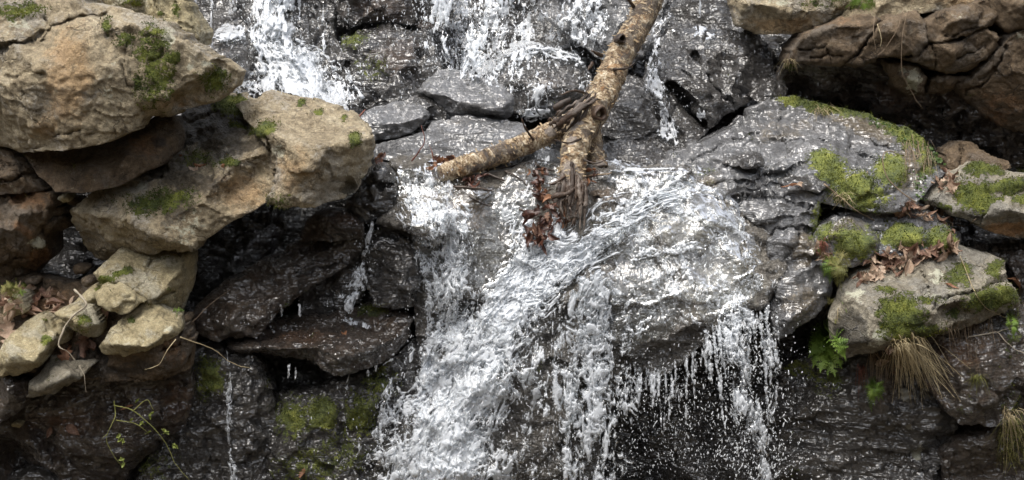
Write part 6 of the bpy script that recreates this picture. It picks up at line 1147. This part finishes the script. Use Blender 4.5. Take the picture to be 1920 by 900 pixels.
def fern(label, base, tips, width, mats=('fern',), group=None, sag=.25):
    e = empty('fern', P(base[0], base[1], float(zb_at(base[0], base[1]))-.01)); tag(e, label, 'fern', group)
    for k, (tx, ty) in enumerate(tips):
        bx_, by_ = base[0]+random.uniform(-4, 4), base[1]+random.uniform(-4, 4)
        mx, my = (bx_+tx)/2+random.uniform(-4, 4), (by_+ty)/2-abs(tx-bx_)*sag
        db = float(zb_at(bx_, by_))-.015; dt = min(float(zb_at(tx, ty)), db+.02)-.06-.02*(k % 3); dm = min((db+dt)/2-.08, float(zb_at(mx, my))-.02)
        frond([(bx_, by_, db), (mx, my, dm), (tx, ty, dt)], width*random.uniform(.8, 1.15), e, random.choice(mats), k+int(tx))
fern('fern sprouting at the top of the crack left of the slab', (1562, 478), [(1545, 520), (1556, 532), (1570, 538), (1582, 528), (1596, 500), (1578, 545), (1590, 520), (1560, 510)], 17, ('fern', 'fern_old'))
fern('small fern halfway down the crack left of the slab', (1566, 552), [(1548, 580), (1556, 596), (1575, 598), (1588, 585), (1566, 606), (1580, 570)], 15, ('fern', 'fern_old'))
fern('big bright fern hanging at the lower corner of the slab', (1552, 618), [(1522, 650), (1524, 690), (1538, 698), (1552, 704), (1566, 706), (1578, 690), (1580, 655), (1536, 664), (1560, 672), (1545, 640), (1530, 630), (1570, 640), (1548, 690), (1585, 672), (1516, 670), (1530, 680), (1562, 655)], 30)
fern('little fern under the dry grass tuft', (1636, 712), [(1626, 742), (1634, 772), (1648, 752), (1656, 750), (1660, 735), (1640, 760)], 15)
fern('pale fern lying on the rim of the cracked ledge', (1640, 14), [(1600, 2), (1585, 14), (1612, 16), (1620, -6)], 13, ('fern', 'fern_old'))
fern('feathery fern growing at the foot of the rust stained boulder', (22, 560), [(2, 535), (12, 526), (30, 528), (44, 536), (50, 548), (-6, 548)], 12, ('fern', 'fern_old'))
fern('tiny green sprout on the stone heap beside the wedge', (332, 590), [(322, 582), (340, 580), (335, 576)], 8)
fern('green sprig at the edge of the earthy brown rock', (1895, 590), [(1893, 620), (1900, 634), (1908, 622)], 9)

# ------------------------------------------------------------------ dry grass and hanging roots
def blades(name, label, base_poly, count, length, mats, cat='grass', lean=(0, 1), spread=.5, parent=None, w=.0014, out=.05, kind=None):
    """a tuft: thin tapering ribbons arching out of its base and drooping"""
    xs = [p_[0] for p_ in base_poly]; ys = [p_[1] for p_ in base_poly]; V, Q = [], []
    cx, cy = np.mean(xs), np.mean(ys); org = P(cx, cy, float(zb_at(cx, cy)))
    m = 7
    for _ in range(count):
        x, y = random.uniform(min(xs), max(xs)), random.uniform(min(ys), max(ys)); L = random.uniform(*length)
        ex = x+lean[0]*L*random.uniform(.2, 1.5)+random.gauss(0, 1)*L*spread; ey = y+lean[1]*L*random.uniform(.35, 1.1)
        d0 = float(zb_at(x, y)); d1 = float(min(zb_at(ex, ey), d0+.04)); o1 = out*random.uniform(.3, 1.3)
        mx = x+(ex-x)*.35; my = y+(ey-y)*random.uniform(.0, .3)-L*random.uniform(0, .25)
        c = spline([(x, y, d0+.005), (mx, my, d0-o1), (ex, ey, d1-o1*.6)], m); C = P(c[:, 0], c[:, 1], np.minimum(c[:, 2], zb_at(c[:, 0], c[:, 1])-.003)); C[0] = P(x, y, d0+.004)
        b = len(V); sw = np.array([1, .2, 0])+rng.normal(size=3)*.3
        for k in range(m): ww = w*(1-.75*k/(m-1)); V += [C[k]-sw*ww, C[k]+sw*ww]
        Q += [(b+2*k, b+2*k+1, b+2*k+3, b+2*k+2) for k in range(m-1)]
    o = link(name, mesh_np(name, np.array(V)-org, Q, None, M[mats]), parent, org)
    return tag(o, label, None if kind else cat, None, kind)
blades('dry_grass_tuft', 'straw coloured grass tuft drooping below the slab', [(1672, 644), (1718, 664)], 260, (50, 130), 'straw', lean=(.36, .8), spread=.26, out=.15, w=.0017)
blades('dry_grass_tuft', 'thin brown grass hanging beside the straw tuft', [(1628, 668), (1675, 676)], 60, (40, 100), 'twig', lean=(-.05, .9), spread=.12, out=.06)
blades('dry_grass_tuft', 'sparse dry roots hanging below the right end of the slab', [(1770, 622), (1865, 612)], 70, (30, 110), 'twig', lean=(.1, .9), spread=.12, out=.02, w=.001)
blades('grass_tuft', 'yellow green tuft on the earthy brown rock', [(1822, 705), (1842, 712)], 50, (16, 40), 'greenstem', lean=(0, .8), spread=.35)
blades('grass_tuft', 'green grass at the foot of the earthy brown rock', [(1875, 790), (1925, 870)], 150, (20, 60), 'greenstem', lean=(.1, .7), spread=.4)
blades('dry_grass_tuft', 'long pale grass above the foot of the earthy brown rock', [(1878, 770), (1900, 790)], 40, (50, 120), 'straw', lean=(.25, .9), spread=.2)
blades('dry_grass_tuft', 'withered stems hanging above the ferns', [(1535, 452), (1548, 462)], 34, (16, 46), 'redtwig', lean=(.25, .8), spread=.2)
blades('dry_grass_tuft', 'withered fern stems between the ferns', [(1552, 575), (1572, 590)], 30, (16, 44), 'straw', lean=(-.1, .8), spread=.15)
blades('dry_grass_tuft', 'rusty stems hanging beside the little fern', [(1610, 688), (1622, 700)], 26, (20, 60), 'redtwig', lean=(.02, .9), spread=.12)
blades('dry_grass_tuft', 'dry grass draped over the mossy crest of the slope', [(1525, 195), (1560, 215)], 50, (14, 40), 'straw', lean=(.2, .6), spread=.5)
blades('dry_grass_tuft', 'brown grass hanging below the crest of the slope', [(1690, 265), (1750, 300)], 90, (20, 60), 'twig', lean=(.1, .9), spread=.2, out=.03)
blades('dry_grass_tuft', 'wispy grass at the dark corner under the tan boulder', [(1468, 112), (1490, 120)], 30, (12, 36), 'straw', lean=(-.2, .8), spread=.4)
blades('dry_grass_tuft', 'thin dry grass at the foot of the mossy rock face', [(1562, 362), (1590, 380)], 40, (14, 36), 'straw', lean=(.1, .6), spread=.5)
blades('grass_tuft', 'small green grass blades on the wet ledge', [(685, 572), (715, 586)], 40, (8, 20), 'greenstem', lean=(.1, -.6), spread=.7, out=.02)
# small leafy ground cover along the crest
M['clover'] = simple_mat('small_green_leaves', [(.3, (.03, .06, .012)), (.7, (.09, .14, .03))], .5, 30, trans=.3)
def cover(label, poly, count):
    xs = [p_[0] for p_ in poly]; ys = [p_[1] for p_ in poly]; V, T_ = [], []; k = 0
    while k < count:
        x, y = random.uniform(min(xs), max(xs)), random.uniform(min(ys), max(ys))
        if not in_poly(np.array([x]), np.array([y]), poly)[0]: continue
        k += 1; c = P(x, y, float(zb_at(x, y))-random.uniform(.004, .02)); r = random.uniform(.004, .009)
        n = Vector((0, -.6, .8))+Vector(rng.normal(size=3)*.5); n.normalize(); a = np.array(n.orthogonal().normalized()); b2 = np.cross(a, n); b = len(V)
        for j in range(5): th = j*2*math.pi/5+k; V.append(c+r*(a*math.cos(th)+b2*math.sin(th)))
        T_ += [(b, b+1, b+2), (b, b+2, b+3), (b, b+3, b+4)]
    tag(link('ground_cover', mesh_np('ground_cover', np.array(V), None, T_, M['clover'], smooth=False)), label, kind='stuff')
cover('small green leaves along the crest of the slope', [(1620, 215), (1700, 238), (1760, 280), (1775, 310), (1745, 300), (1690, 260), (1620, 228)], 420)
cover('small green leaves in the crack by the hollow', [(1712, 320), (1735, 325), (1738, 375), (1720, 378)], 60)
